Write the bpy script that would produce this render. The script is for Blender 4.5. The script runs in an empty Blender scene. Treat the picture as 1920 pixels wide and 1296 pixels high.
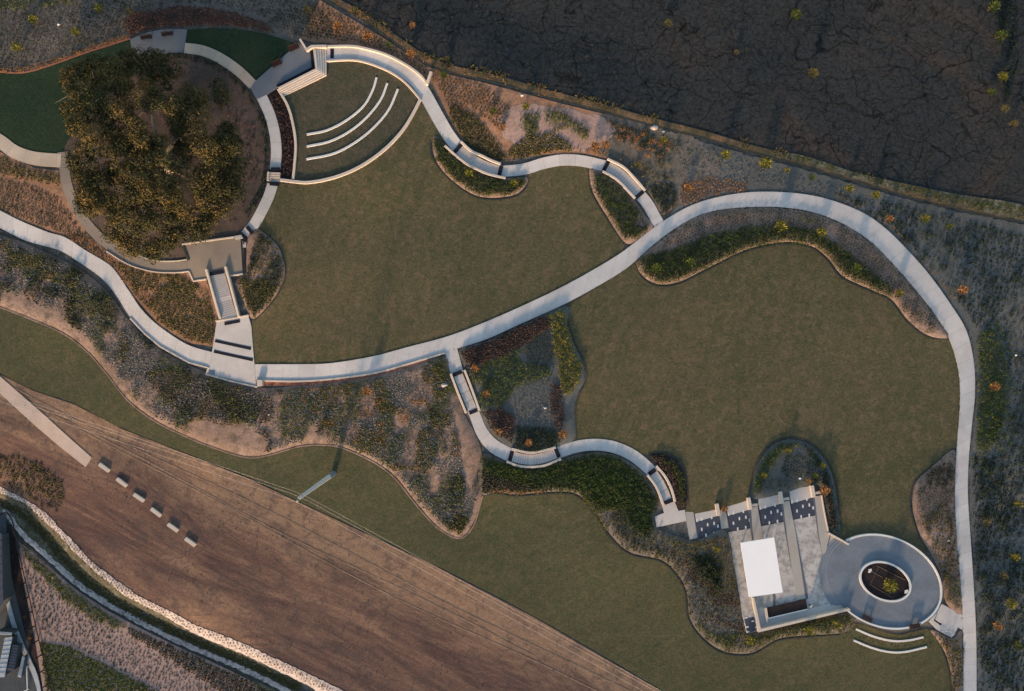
import bpy, bmesh, math, random
import numpy as np
from mathutils import Vector, Matrix
from mathutils.geometry import delaunay_2d_cdt

# ------------------------------------------------------------------ camera, sky, sun, exposure
S = bpy.context.scene
CAMH = 150.0
cam_d = bpy.data.cameras.new('camera'); cam = bpy.data.objects.new('camera', cam_d)
S.collection.objects.link(cam); S.camera = cam
cam.location = (0, 0, CAMH)
cam_d.sensor_width = 36; cam_d.lens = 36*CAMH/192.0
cam_d.clip_start = 1; cam_d.clip_end = 8000
SUN_EL, SUN_X, SUN_Y = 11.0, -0.275, -0.961
w = bpy.data.worlds.new('World'); S.world = w; w.use_nodes = True
sky = w.node_tree.nodes.new('ShaderNodeTexSky'); sky.sky_type = 'NISHITA'; sky.sun_disc = False
sky.sun_elevation = math.radians(SUN_EL)
sky.sun_rotation = math.atan2(SUN_X, SUN_Y)
sky.air_density = 1.0; sky.dust_density = 1.0; sky.ozone_density = 0.6
bg = w.node_tree.nodes['Background']; bg.inputs[1].default_value = 0.15
w.node_tree.links.new(sky.outputs[0], bg.inputs[0])
sl = bpy.data.lights.new('sun', 'SUN'); sun = bpy.data.objects.new('sun', sl); S.collection.objects.link(sun)
sl.energy = 3.6; sl.angle = math.radians(5.0); sl.color = (1.0, 0.64, 0.38)
ce = math.cos(math.radians(SUN_EL))
sdir = Vector((SUN_X*ce, SUN_Y*ce, math.sin(math.radians(SUN_EL))))
sun.rotation_euler = sdir.to_track_quat('Z', 'Y').to_euler()
S.view_settings.view_transform = 'Standard'; S.view_settings.look = 'None'
S.view_settings.exposure = 1.10; S.view_settings.gamma = 1
S.render.resolution_x = 1024; S.render.resolution_y = 691

random.seed(7); RNG = np.random.default_rng(7)
COL = S.collection

# ------------------------------------------------------------------ the lie of the land: heights at map points (map unit: decimetre)
CP = np.array([
 # oak knoll, stage, amphitheatre
 (290,290,3.5),(200,180,3.5),(180,340,3.4),(330,420,3.5),(430,200,3.4),(440,330,3.4),(405,490,3.4),(500,260,3.2),(480,395,3.1),
 (300,80,3.4),(520,120,3.0),(640,190,1.6),(590,290,1.6),(700,250,1.6),(760,180,1.5),(640,100,2.0),(730,115,1.8),(550,335,1.6),
 (540,190,2.2),(575,175,1.9),(625,150,1.8),(515,168,3.0),(560,128,3.1),(100,200,2.8),(0,200,2.6),(60,300,2.6),(0,90,3.3),(120,50,3.6),(300,20,4.0),(470,30,3.8),(600,30,3.4),
 # slope between knoll and west path
 (90,400,1.9),(200,490,1.8),(300,540,1.6),(350,600,0.7),(430,560,1.7),(440,610,0.3),(435,680,0.0),
 (0,360,1.8),(0,415,1.0),(110,460,0.6),(200,515,0.2),(280,610,0.0),(350,670,0.0),(500,500,1.2),
 # west lawn
 (600,400,0.4),(750,450,0.0),(900,430,-0.4),(650,600,0.0),(850,600,-0.2),(1050,400,-1.0),(1130,470,-1.6),(560,695,0.0),(700,690,0.0),(840,650,-0.2),
 # upper path
 (800,180,1.2),(850,265,0.9),(930,320,-0.4),(1050,300,-0.7),(1140,310,-0.8),(1200,370,-1.9),(1235,420,-2.0),(890,340,-0.4),
 # upper planting bank up to the boundary
 (700,60,3.6),(780,100,3.4),(850,180,2.6),(900,150,3.0),(950,230,1.6),(1050,190,1.8),(1100,230,0.8),(1200,240,0.3),(1250,320,-1.4),(1350,300,-1.6),
 (1500,330,-2.4),(1700,390,-3.2),(1900,450,-4.0),(1900,700,-5.0),(1900,1000,-6.0),(1900,1250,-6.5),
 # field beyond
 (800,0,1.5),(1000,60,0.3),(1200,100,-0.8),(1500,100,-2.5),(1800,100,-3.5),(1900,250,-3.8),(1650,250,-3.0),(1400,200,-1.8),
 # east loop and lawn
 (1350,380,-2.2),(1500,370,-2.5),(1650,450,-2.9),(1780,600,-3.3),(1815,720,-3.6),(1800,900,-3.8),(1820,1100,-4.2),(1820,1280,-4.6),
 (1250,520,-2.1),(1450,470,-2.3),(1600,560,-2.6),(1400,700,-2.4),(1650,750,-3.0),(1200,720,-2.2),(1500,780,-2.6),(1700,950,-3.0),(1330,880,-2.6),
 (1110,830,-2.4),(1100,650,-1.6),(1000,640,-0.9),(960,760,-1.2),(870,720,-0.6),(890,790,-1.1),(925,835,-1.3),(960,855,-1.4),(1045,850,-2.5),
 (1225,890,-2.7),(1255,950,-2.9),(1450,1080,-3.0),(1350,1000,-3.0),(1650,1090,-2.95),(1600,1005,-2.95),(1660,985,-2.95),(1730,1010,-3.0),(1530,950,-3.0),(1550,1150,-3.1),
 # lower planting and lower lawn
 (0,520,-0.1),(100,560,-0.5),(200,660,-1.1),(300,720,-1.5),(450,780,-1.8),(600,780,-1.8),(750,790,-1.8),(850,880,-2.9),(860,980,-3.7),
 (0,620,-0.9),(150,720,-1.9),(300,820,-2.7),(500,890,-3.1),(640,880,-3.1),(800,1010,-3.7),(1000,970,-3.6),(1000,1080,-4.1),(1200,1150,-4.4),(1150,960,-3.4),(1280,1080,-3.7),
 (1400,1250,-4.5),(1600,1230,-4.3),(1720,1240,-4.3),(1600,1290,-4.6),
 # worn ground and ditch
 (50,740,-1.6),(150,860,-2.6),(350,950,-3.3),(600,1000,-3.7),(300,1080,-3.6),(500,1150,-4.0),(800,1150,-4.3),(800,1290,-4.8),(1100,1200,-4.6),
 (60,1150,-5.5),(20,1250,-6.5),(0,1000,-4.5),(200,1200,-5.4),(350,1280,-5.8),(60,1000,-4.4),(150,1080,-5.0),
], dtype=float)

def T(u, v):
    u = np.atleast_1d(np.asarray(u, float)).clip(-150, 2070); v = np.atleast_1d(np.asarray(v, float)).clip(-150, 1450)
    out = np.empty(u.shape); sg = 2*55.0**2; sg2 = 2*135.0**2
    for i in range(0, u.size, 20000):
        a = u.ravel()[i:i+20000, None]-CP[None, :, 0]; b = v.ravel()[i:i+20000, None]-CP[None, :, 1]
        d2 = a*a+b*b
        wt = np.exp(-d2/sg)+0.10*np.exp(-d2/sg2)+1e-6*np.exp(-d2/800000.0)
        out.ravel()[i:i+20000] = (wt*CP[None, :, 2]).sum(1)/wt.sum(1)
    # the ditch with its two stone banks
    d = polydist(u, v, DITCH)
    out = out-1.5*np.exp(-(d/17.0)**2)
    return out

def segdist(px, py, ax, ay, bx, by):
    dx, dy = bx-ax, by-ay; L = dx*dx+dy*dy+1e-9
    t = (((px-ax)*dx+(py-ay)*dy)/L).clip(0, 1)
    return np.hypot(px-ax-t*dx, py-ay-t*dy)
def polydist(u, v, pts, closed=False):
    d = np.full(np.shape(u), 1e9); n = len(pts)
    for i in range(n if closed else n-1):
        a, b = pts[i], pts[(i+1) % n]
        d = np.minimum(d, segdist(u, v, a[0], a[1], b[0], b[1]))
    return d
DITCH = [(-60,925),(0,945),(40,962),(85,1005),(125,1052),(165,1092),(215,1128),(280,1158),(340,1188),(400,1215),(460,1240),(560,1290),(700,1370)]

def P(u, v, z):
    """map point + height -> metres (the map grid is the ground as surveyed from the air)"""
    k = (CAMH-z)/CAMH*0.1
    return np.stack([(np.asarray(u, float)-960)*k, (648-np.asarray(v, float))*k, np.asarray(z, float)*np.ones(np.shape(u))], -1)
def P1(u, v, dz=0.0, z=None):
    if z is None: z = float(T(u, v)[0])+dz
    return Vector(P(u, v, z).reshape(-1)[:3])

def inside(u, v, poly):
    u = np.asarray(u); v = np.asarray(v); r = np.zeros(u.shape, bool); n = len(poly)
    for i in range(n):
        (x0, y0), (x1, y1) = poly[i], poly[(i+1) % n]
        c = ((y0 > v) != (y1 > v)) & (u < (x1-x0)*(v-y0)/((y1-y0) if abs(y1-y0) > 1e-9 else 1e-9)+x0)
        r ^= c
    return r
def vnoise(u, v, scale, seed=0):
    g = np.random.default_rng(seed).random((64, 64))
    x = np.asarray(u)/scale+11.3; y = np.asarray(v)/scale+5.7
    xi = np.floor(x).astype(int); yi = np.floor(y).astype(int); fx = x-xi; fy = y-yi
    fx = fx*fx*(3-2*fx); fy = fy*fy*(3-2*fy); G = lambda a, b: g[a % 64, b % 64]
    return (G(xi, yi)*(1-fx)+G(xi+1, yi)*fx)*(1-fy)+(G(xi, yi+1)*(1-fx)+G(xi+1, yi+1)*fx)*fy
def spline(pts, step=4.0, closed=False):
    """Catmull-Rom through the points, resampled to an even step"""
    p = [np.array(q, float) for q in pts]; n = len(p)
    if n == 2 and not closed:
        m = max(1, int(np.hypot(*(p[1]-p[0]))/step)); return np.array([p[0]+(p[1]-p[0])*i/m for i in range(m+1)])
    out = []
    for i in range(n if closed else n-1):
        if closed: a, b, c, d = p[(i-1) % n], p[i], p[(i+1) % n], p[(i+2) % n]
        else:
            b, c = p[i], p[i+1]; a = p[i-1] if i > 0 else 2*b-c; d = p[i+2] if i+2 < n else 2*c-b
        for k in range(12):
            t = k/12; out.append(0.5*((2*b)+(c-a)*t+(2*a-5*b+4*c-d)*t*t+(3*b-a-3*c+d)*t**3))
    out.append(p[0] if closed else p[-1]); out = np.array(out)
    L = np.r_[0, np.cumsum(np.hypot(*np.diff(out, axis=0).T))]
    m = max(2, int(L[-1]/step)); t = np.linspace(0, L[-1], m+1)
    r = np.stack([np.interp(t, L, out[:, 0]), np.interp(t, L, out[:, 1])], 1)
    return r[:-1] if closed else r
def dens(pts, step=5.0):
    """straight-edged polygon, extra points along each side"""
    out = []; n = len(pts)
    for i in range(n):
        a = np.array(pts[i], float); b = np.array(pts[(i+1) % n], float); m = max(1, int(np.hypot(*(b-a))/step))
        for k in range(m): out.append(a+(b-a)*k/m)
    return np.array(out)

# ------------------------------------------------------------------ object helpers
def tag(o, label=None, cat=None, group=None, kind=None):
    if label: o['label'] = label
    if cat: o['category'] = cat
    if group: o['group'] = group
    if kind: o['kind'] = kind
    return o
def link(name, me, mat=None, parent=None):
    o = bpy.data.objects.new(name, me); COL.objects.link(o)
    if mat is not None:
        if not me.materials: me.materials.append(mat)
    if parent is not None:
        o.parent = parent
        o.location = -Vector(parent.location) if parent.get('worldkids') else (0, 0, 0)
    return o
def mesh(name, vs, fs, mat=None, parent=None, smooth=False):
    me = bpy.data.meshes.new(name); me.from_pydata([tuple(map(float, v)) for v in vs], [], fs); me.update()
    if smooth: me.polygons.foreach_set('use_smooth', [True]*len(me.polygons))
    return link(name, me, mat, parent)
def empty(name, loc, label, cat, group=None, kids_in_world=True, rz=0):
    o = bpy.data.objects.new(name, None); COL.objects.link(o); o.location = loc; o.rotation_euler = (0, 0, rz)
    o.empty_display_size = 0.3
    tag(o, label, cat, group)
    if kids_in_world: o['worldkids'] = True
    return o
def tris(name, V, F, mat=None, tint=None, parent=None):
    """fast mesh from numpy arrays, F is (n,3) or (n,4)"""
    me = bpy.data.meshes.new(name); k = F.shape[1]
    me.vertices.add(len(V)); me.vertices.foreach_set('co', V.astype(np.float32).ravel())
    me.loops.add(F.size); me.loops.foreach_set('vertex_index', F.astype(np.int32).ravel())
    me.polygons.add(len(F)); me.polygons.foreach_set('loop_start', np.arange(0, F.size, k, dtype=np.int32))
    me.polygons.foreach_set('loop_total', np.full(len(F), k, np.int32)); me.update(calc_edges=True)
    if tint is not None:
        a = me.attributes.new('tint', 'FLOAT', 'POINT'); a.data.foreach_set('value', tint.astype(np.float32))
    return link(name, me, mat, parent)

# ------------------------------------------------------------------ materials
def nt(name):
    m = bpy.data.materials.new(name); m.use_nodes = True; t = m.node_tree
    return m, t, t.nodes['Principled BSDF']
def N(t, typ, **kw):
    n = t.nodes.new(typ)
    for k, v in kw.items():
        if k.startswith('i_'): n.inputs[k[2:].replace('_', ' ')].default_value = v
        else: setattr(n, k, v)
    return n
def coord(t, scale=(1, 1, 1), rot=0.0):
    tc = N(t, 'ShaderNodeTexCoord')
    if scale == (1, 1, 1) and rot == 0: return tc.outputs['Object']
    mp = N(t, 'ShaderNodeMapping'); mp.inputs['Rotation'].default_value = (0, 0, rot)
    mp2 = N(t, 'ShaderNodeMapping'); mp2.inputs['Scale'].default_value = scale
    t.links.new(tc.outputs['Object'], mp.inputs[0]); t.links.new(mp.outputs[0], mp2.inputs[0]); return mp2.outputs[0]
def noise(t, vec, sc, det=4.0, rough=0.6, dist=0.0):
    n = N(t, 'ShaderNodeTexNoise'); n.inputs['Scale'].default_value = sc; n.inputs['Detail'].default_value = det
    n.inputs['Roughness'].default_value = rough; n.inputs['Distortion'].default_value = dist
    t.links.new(vec, n.inputs['Vector']); return n.outputs['Fac']
def ramp(t, fac, stops):
    r = N(t, 'ShaderNodeValToRGB'); e = r.color_ramp.elements
    e[0].position = stops[0][0]; e[0].color = (*stops[0][1], 1); e[1].position = stops[1][0]; e[1].color = (*stops[1][1], 1)
    for p, c in stops[2:]:
        x = e.new(p); x.color = (*c, 1)
    t.links.new(fac, r.inputs[0]); return r.outputs[0]
def mix(t, f, a, b, mode='MIX'):
    m = N(t, 'ShaderNodeMix', data_type='RGBA', blend_type=mode)
    for s, x in ((m.inputs[0], f), (m.inputs[6], a), (m.inputs[7], b)):
        if isinstance(x, (int, float)): s.default_value = x
        elif isinstance(x, tuple): s.default_value = (*x, 1)
        else: t.links.new(x, s)
    return m.outputs[2]
def mth(t, op, a, b=0.0):
    m = N(t, 'ShaderNodeMath', operation=op)
    for s, x in ((m.inputs[0], a), (m.inputs[1], b)):
        if isinstance(x, (int, float)): s.default_value = x
        else: t.links.new(x, s)
    return m.outputs[0]
def bump(t, b, h, st=0.5, dist=0.05):
    n = N(t, 'ShaderNodeBump'); n.inputs['Strength'].default_value = st; n.inputs['Distance'].default_value = dist
    t.links.new(h, n.inputs['Height']); t.links.new(n.outputs[0], b.inputs['Normal'])
def grey(v): return (v, v, v)

def ground_mat(name, c1, c2, c3=None, big=0.12, mid=0.7, fine=3.5, rough=0.95, bst=0.4, bd=0.03, sp=0.30):
    """mottled loose ground: patches, clods, grain"""
    m, t, b = nt(name); vec = coord(t)
    a = noise(t, vec, big, 5, 0.6, 0.4); d = noise(t, vec, mid, 5, 0.65); g = noise(t, vec, fine, 3, 0.7)
    c = ramp(t, a, [(0.35, c1), (0.65, c2)])
    if c3 is not None: c = mix(t, ramp(t, d, [(0.48, grey(0)), (0.66, grey(1))]), c, c3)
    c = mix(t, 1.0, c, ramp(t, g, [(0.3, grey(1-sp)), (0.7, grey(1+sp))]), 'MULTIPLY')
    t.links.new(c, b.inputs['Base Color']); b.inputs['Roughness'].default_value = rough
    b.inputs['Specular IOR Level'].default_value = 0.15
    bump(t, b, g, bst, bd); return m
def leaf_mat(name, c1, c2, c3=None):
    m, t, b = nt(name); at = N(t, 'ShaderNodeAttribute', attribute_name='tint'); f = at.outputs['Fac']
    st = [(0.0, c1), (0.6, c2)]
    if c3: st.append((1.0, c3))
    c = ramp(t, f, st)
    n = noise(t, coord(t), 2.3, 2)
    c = mix(t, 1.0, c, ramp(t, n, [(0.3, grey(0.7)), (0.7, grey(1.3))]), 'MULTIPLY')
    t.links.new(c, b.inputs['Base Color']); b.inputs['Roughness'].default_value = 0.75
    b.inputs['Specular IOR Level'].default_value = 0.2
    return m
def flat_mat(name, c, rough=0.7, metal=0.0, var=0.12, sc=6.0):
    m, t, b = nt(name); n = noise(t, coord(t), sc, 4)
    cc = mix(t, 1.0, c, ramp(t, n, [(0.3, grey(1-var)), (0.7, grey(1+var))]), 'MULTIPLY'); b.inputs['Specular IOR Level'].default_value = 0.12
    t.links.new(cc, b.inputs['Base Color']); b.inputs['Roughness'].default_value = rough; b.inputs['Metallic'].default_value = metal
    bump(t, b, n, 0.15, 0.02); return m
def concrete(name, c, stain=0.12, joints=3.0, tint=(1, 1, 1), mott=0.0):
    """poured slabs; joints run across the path every few metres along its UV"""
    m, t, b = nt(name); vec = coord(t)
    a = noise(t, vec, 0.25, 6, 0.6); g = noise(t, vec, 5.0, 3, 0.6)
    cc = mix(t, 1.0, c, ramp(t, a, [(0.3, grey(1-stain)), (0.7, grey(1+stain))]), 'MULTIPLY')
    cc = mix(t, 1.0, cc, ramp(t, g, [(0.3, grey(0.95)), (0.7, grey(1.05))]), 'MULTIPLY')
    if mott:
        q = noise(t, vec, 0.9, 6, 0.7)
        cc = mix(t, 1.0, cc, ramp(t, q, [(0.40, grey(1-mott)), (0.56, grey(1.0))]), 'MULTIPLY')
    if joints:
        uv = N(t, 'ShaderNodeUVMap'); sx = N(t, 'ShaderNodeSeparateXYZ'); t.links.new(uv.outputs[0], sx.inputs[0])
        q = mth(t, 'DIVIDE', sx.outputs[0], joints); fr = mth(t, 'FRACT', q); fl = mth(t, 'FLOOR', q)
        wn = N(t, 'ShaderNodeTexWhiteNoise', noise_dimensions='1D'); t.links.new(fl, wn.inputs['W'])
        cc = mix(t, 1.0, cc, ramp(t, wn.outputs[0], [(0.0, grey(0.93)), (1.0, grey(1.05))]), 'MULTIPLY')
        line = mth(t, 'GREATER_THAN', fr, 1-0.05/joints*1.5)
        cc = mix(t, mth(t, 'MULTIPLY', line, 0.30), cc, grey(0.09))
        # slightly darker towards both edges of the path
        e = ramp(t, sx.outputs[1], [(0.0, grey(0.90)), (0.16, grey(1.0))]); cc = mix(t, 1.0, cc, e, 'MULTIPLY')
    t.links.new(cc, b.inputs['Base Color']); b.inputs['Roughness'].default_value = 0.85; b.inputs['Specular IOR Level'].default_value = 0.15
    bump(t, b, g, 0.15, 0.02); return m

M = {}
M['mulch'] = ground_mat('grey_mulch', (0.100, 0.092, 0.080), (0.145, 0.130, 0.115), (0.065, 0.062, 0.052), 0.10, 0.6, 3.0)
M['mulch_tan'] = ground_mat('tan_mulch', (0.185, 0.128, 0.100), (0.27, 0.195, 0.16), (0.11, 0.088, 0.07), 0.10, 0.6, 3.0)
M['mulch_sunwarm'] = ground_mat('sunwarm_mulch', (0.22, 0.125, 0.078), (0.31, 0.18, 0.115), (0.15, 0.10, 0.075), 0.10, 0.6, 3.0)  # sunlit orange of the banks put into the mulch colour
M['mulch_dark'] = ground_mat('dark_mulch', (0.016, 0.013, 0.014), (0.030, 0.022, 0.023), None, 0.3, 0.9, 4.0)
M['mulch_pink'] = ground_mat('pale_mulch', (0.25, 0.175, 0.15), (0.31, 0.225, 0.20), (0.22, 0.16, 0.14), 0.12, 0.7, 3.5)
M['mulch_slate'] = ground_mat('slate_mulch', (0.070, 0.077, 0.076), (0.108, 0.114, 0.112), None, 0.12, 0.7, 3.5)
M['oak_litter'] = ground_mat('leaf_litter', (0.058, 0.048, 0.044), (0.105, 0.076, 0.066), (0.045, 0.04, 0.035), 0.12, 0.7, 3.5)
M['verge'] = ground_mat('rough_verge', (0.055, 0.052, 0.03), (0.105, 0.08, 0.05), (0.20, 0.12, 0.07), 0.12, 0.3, 2.5)
M['trench'] = flat_mat('dark_soil_edge_shade', (0.04, 0.045, 0.043), 0.95, var=0.25, sc=1.5)  # dark soil tone, also used for the painted shade along bed edges
M['stone'] = ground_mat('white_riprap', (0.34, 0.30, 0.285), (0.48, 0.43, 0.41), (0.24, 0.21, 0.20), 0.2, 1.2, 5.0, bst=0.6, bd=0.08, sp=0.3)
M['ditchgrass'] = ground_mat('ditch_grass', (0.055, 0.06, 0.035), (0.10, 0.085, 0.055), (0.15, 0.14, 0.11), 0.15, 0.5, 2.0, bst=0.9, bd=0.2)

def lawn_mat(name, c1, c2, dry, big=0.05, stripes=None, k=1.0):
    m, t, b = nt(name); vec = coord(t)
    a = noise(t, vec, big, 5, 0.6, 0.6); d = noise(t, vec, 0.55, 6, 0.75, 0.8); e = noise(t, vec, 1.1, 5, 0.7, 0.5); g = noise(t, vec, 2.6, 4, 0.75); f = noise(t, vec, 7.0, 2, 0.6)
    c = ramp(t, a, [(0.3, c1), (0.7, c2)])
    c = mix(t, ramp(t, d, [(0.46, grey(0)), (0.62, grey(0.8*k))]), c, dry)
    c = mix(t, ramp(t, e, [(0.50, grey(0)), (0.64, grey(0.55*k))]), c, (c1[0]*0.62, c1[1]*0.85, c1[2]*0.75))
    c = mix(t, 1.0, c, ramp(t, g, [(0.3, grey(0.70)), (0.7, grey(1.30))]), 'MULTIPLY')
    c = mix(t, 1.0, c, ramp(t, f, [(0.3, grey(0.85)), (0.7, grey(1.15))]), 'MULTIPLY')
    if stripes:
        v2 = coord(t, (1, 0.02, 1), stripes); s = noise(t, v2, 0.8, 3)
        c = mix(t, 1.0, c, ramp(t, s, [(0.35, grey(0.95)), (0.65, grey(1.05))]), 'MULTIPLY')
    t.links.new(c, b.inputs['Base Color']); b.inputs['Roughness'].default_value = 0.95; b.inputs['Specular IOR Level'].default_value = 0.1
    bump(t, b, g, 0.8, 0.10); return m
M['lawn'] = lawn_mat('dry_lawn', (0.062, 0.064, 0.033), (0.092, 0.080, 0.044), (0.130, 0.098, 0.058), stripes=0.35)
M['lawn_lower'] = lawn_mat('lower_lawn', (0.055, 0.060, 0.032), (0.074, 0.072, 0.038), (0.098, 0.082, 0.046), stripes=1.0)
M['lawn_amp'] = lawn_mat('amphitheatre_turf', (0.050, 0.056, 0.036), (0.072, 0.064, 0.044), (0.10, 0.078, 0.055), 0.12)
M['lawn_green'] = lawn_mat('dark_green_turf', (0.014, 0.030, 0.017), (0.021, 0.038, 0.021), (0.031, 0.044, 0.027), 0.08, k=0.5)  # turf with its own darker green

def dirt_mat():
    m, t, b = nt('worn_dirt'); ang = math.radians(27)
    vec = coord(t); v1 = coord(t, (0.35, 1.3, 1), ang); v2 = coord(t, (0.035, 0.8, 1), ang); v3 = coord(t, (0.3, 1, 1), ang)
    s = noise(t, v1, 1.3, 6, 0.72, 0.5); s2 = noise(t, v2, 1.8, 6, 0.75, 0.3); a = noise(t, v3, 0.085, 7, 0.68, 1.4); p = noise(t, vec, 0.35, 6, 0.7, 0.8); g = noise(t, vec, 2.6, 4, 0.7)
    c = ramp(t, a, [(0.40, (0.068, 0.043, 0.040)), (0.47, (0.104, 0.063, 0.052)), (0.55, (0.148, 0.089, 0.066)), (0.64, (0.215, 0.134, 0.090))])
    # paler trodden margin towards the lawn
    dt = N(t, 'ShaderNodeVectorMath', operation='DOT_PRODUCT'); t.links.new(vec, dt.inputs[0]); dt.inputs[1].default_value = (0.433, 0.90, 0)
    q = mth(t, 'ADD', dt.outputs['Value'], mth(t, 'MULTIPLY', mth(t, 'SUBTRACT', a, 0.5), 26.0))
    mr = N(t, 'ShaderNodeMapRange'); t.links.new(q, mr.inputs[0]); mr.inputs[1].default_value = -57; mr.inputs[2].default_value = -49
    c = mix(t, mth(t, 'MULTIPLY', mr.outputs[0], 0.85), c, (0.26, 0.172, 0.112))
    c = mix(t, ramp(t, s, [(0.44, grey(0)), (0.70, grey(0.38))]), c, (0.070, 0.048, 0.044))
    c = mix(t, ramp(t, s2, [(0.50, grey(0)), (0.68, grey(0.55))]), c, (0.20, 0.13, 0.09))
    c = mix(t, ramp(t, p, [(0.48, grey(0)), (0.64, grey(0.65))]), c, (0.068, 0.052, 0.048))
    c = mix(t, 1.0, c, ramp(t, g, [(0.3, grey(0.75)), (0.7, grey(1.25))]), 'MULTIPLY')
    t.links.new(c, b.inputs['Base Color']); b.inputs['Roughness'].default_value = 0.95; b.inputs['Specular IOR Level'].default_value = 0.1
    bump(t, b, mth(t, 'ADD', s, g), 0.6, 0.08); return m
M['dirt'] = dirt_mat()

def cracked():
    m, t, b = nt('cracked_black_earth'); vec = coord(t)
    nz = N(t, 'ShaderNodeTexNoise'); nz.inputs['Scale'].default_value = 0.22; nz.inputs['Detail'].default_value = 5
    t.links.new(vec, nz.inputs['Vector'])
    off = N(t, 'ShaderNodeVectorMath', operation='SCALE'); t.links.new(nz.outputs['Color'], off.inputs[0]); off.inputs['Scale'].default_value = 5.0
    wv = N(t, 'ShaderNodeVectorMath', operation='ADD'); t.links.new(vec, wv.inputs[0]); t.links.new(off.outputs[0], wv.inputs[1])
    def cr(sc, w0, w1):
        vo = N(t, 'ShaderNodeTexVoronoi', feature='DISTANCE_TO_EDGE'); vo.inputs['Scale'].default_value = sc; vo.inputs['Randomness'].default_value = 1
        mp = N(t, 'ShaderNodeMapping'); mp.inputs['Scale'].default_value = (0.75, 1.15, 0.001); t.links.new(wv.outputs[0], mp.inputs[0])
        t.links.new(mp.outputs[0], vo.inputs['Vector'])
        return ramp(t, vo.outputs['Distance'], [(w0, grey(0.0)), (w1, grey(1.0))])
    big = cr(0.15, 0.003, 0.018); small = cr(0.36, 0.003, 0.035); tiny = cr(0.95, 0.003, 0.07)
    brk = noise(t, vec, 0.12, 3)
    small = mix(t, ramp(t, brk, [(0.50, grey(0)), (0.68, grey(1))]), small, (1, 1, 1))
    big = mix(t, ramp(t, noise(t, vec, 0.07, 2), [(0.50, grey(0)), (0.66, grey(0.8))]), big, (1, 1, 1))
    a = noise(t, vec, 0.04, 5, 0.6, 0.5); g = noise(t, vec, 1.6, 6, 0.75)
    c = ramp(t, a, [(0.32, (0.027, 0.032, 0.034)), (0.55, (0.035, 0.038, 0.039)), (0.70, (0.060, 0.048, 0.040))])
    c = mix(t, 1.0, c, ramp(t, g, [(0.3, grey(0.6)), (0.7, grey(1.45))]), 'MULTIPLY')
    c = mix(t, 0.62, c, big, 'MULTIPLY'); c = mix(t, 0.55, c, small, 'MULTIPLY'); c = mix(t, 0.45, c, tiny, 'MULTIPLY')
    t.links.new(c, b.inputs['Base Color']); b.inputs['Roughness'].default_value = 1.0; b.inputs['Specular IOR Level'].default_value = 0.05
    bump(t, b, g, 0.5, 0.06); return m
M['field'] = cracked()

M['path'] = concrete('path_concrete', (0.455, 0.45, 0.445), 0.10, 3.0, mott=0.05)
M['path_tan'] = concrete('tan_path_concrete', (0.38, 0.33, 0.27), 0.14, 3.0)
M['path_grey'] = concrete('grey_path_concrete', (0.185, 0.165, 0.145), 0.10, 3.0)
M['plaza_tan'] = concrete('taupe_plaza', (0.195, 0.17, 0.145), 0.14, 0)
M['plaza_blue'] = concrete('bluish_slab', (0.115, 0.135, 0.16), 0.10, 0)
M['slab'] = concrete('light_slab', (0.43, 0.41, 0.39), 0.10, 0)
M['slab_stained'] = concrete('stained_slab', (0.42, 0.40, 0.38), 0.12, 0, mott=0.38)
M['strip'] = concrete('buff_strip', (0.34, 0.32, 0.29), 0.06, 0)
M['ellipse'] = concrete('slate_blue_paving', (0.145, 0.172, 0.205), 0.14, 0, mott=0.10)
M['ellipse_step'] = concrete('slate_blue_step', (0.17, 0.195, 0.225), 0.08, 0)
M['pavers'] = concrete('dark_pavers', (0.05, 0.06, 0.082), 0.15, 0)
M['wall'] = concrete('cream_wall', (0.52, 0.45, 0.38), 0.08, 0)
M['seatwall'] = concrete('white_wall', (0.58, 0.58, 0.57), 0.05, 0)
M['tactile'] = flat_mat('dark_tactile', (0.010, 0.012, 0.020), 0.7, sc=3)
M['white'] = flat_mat('white_roof_sheet', (0.80, 0.80, 0.80), 0.6, var=0.02, sc=0.4)
M['steel'] = flat_mat('galvanised_steel', (0.50, 0.50, 0.50), 0.6, 0.0, 0.12, 1.5)
M['darkmetal'] = flat_mat('dark_metal', (0.02, 0.02, 0.022), 0.6, 0.2)
M['track'] = ground_mat('pressed_track', (0.19, 0.125, 0.088), (0.25, 0.17, 0.12), (0.14, 0.095, 0.07), 0.12, 0.4, 2.5)
M['walk'] = concrete('pinkish_walk', (0.42, 0.335, 0.28), 0.10, 0)
M['wood'] = flat_mat('brown_timber', (0.045, 0.024, 0.019), 0.7, var=0.25, sc=3)
M['darkwood'] = flat_mat('dark_timber', (0.035, 0.026, 0.026), 0.7, var=0.25, sc=3)
M['bark'] = flat_mat('oak_bark', (0.30, 0.25, 0.20), 0.9, var=0.35, sc=2)
M['stem'] = flat_mat('sapling_stem', (0.16, 0.12, 0.09), 0.9)
M['rust'] = ground_mat('rust_soil_and_sun_rim', (0.20, 0.085, 0.055), (0.26, 0.12, 0.08), None, 0.3, 1.0, 4.0)  # reddish soil, also used for the painted sunlit rim
M['wire'] = flat_mat('line_wire', (0.55, 0.50, 0.46), 0.5, 0.0)
M['ins'] = flat_mat('insulator', (0.60, 0.52, 0.46), 0.4)
M['skin'] = flat_mat('skin', (0.35, 0.2, 0.14), 0.6); M['hair'] = flat_mat('dark_hair', (0.012, 0.01, 0.01), 0.6)
M['shirt'] = flat_mat('pale_shirt', (0.62, 0.68, 0.70), 0.8); M['trouser'] = flat_mat('dark_trousers', (0.02, 0.022, 0.03), 0.8)
M['tin'] = flat_mat('weathered_tin', (0.30, 0.33, 0.36), 0.6, 0.1, 0.25, 0.8)
M['yard'] = ground_mat('yard_ground', (0.045, 0.055, 0.062), (0.065, 0.075, 0.08), None)
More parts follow.
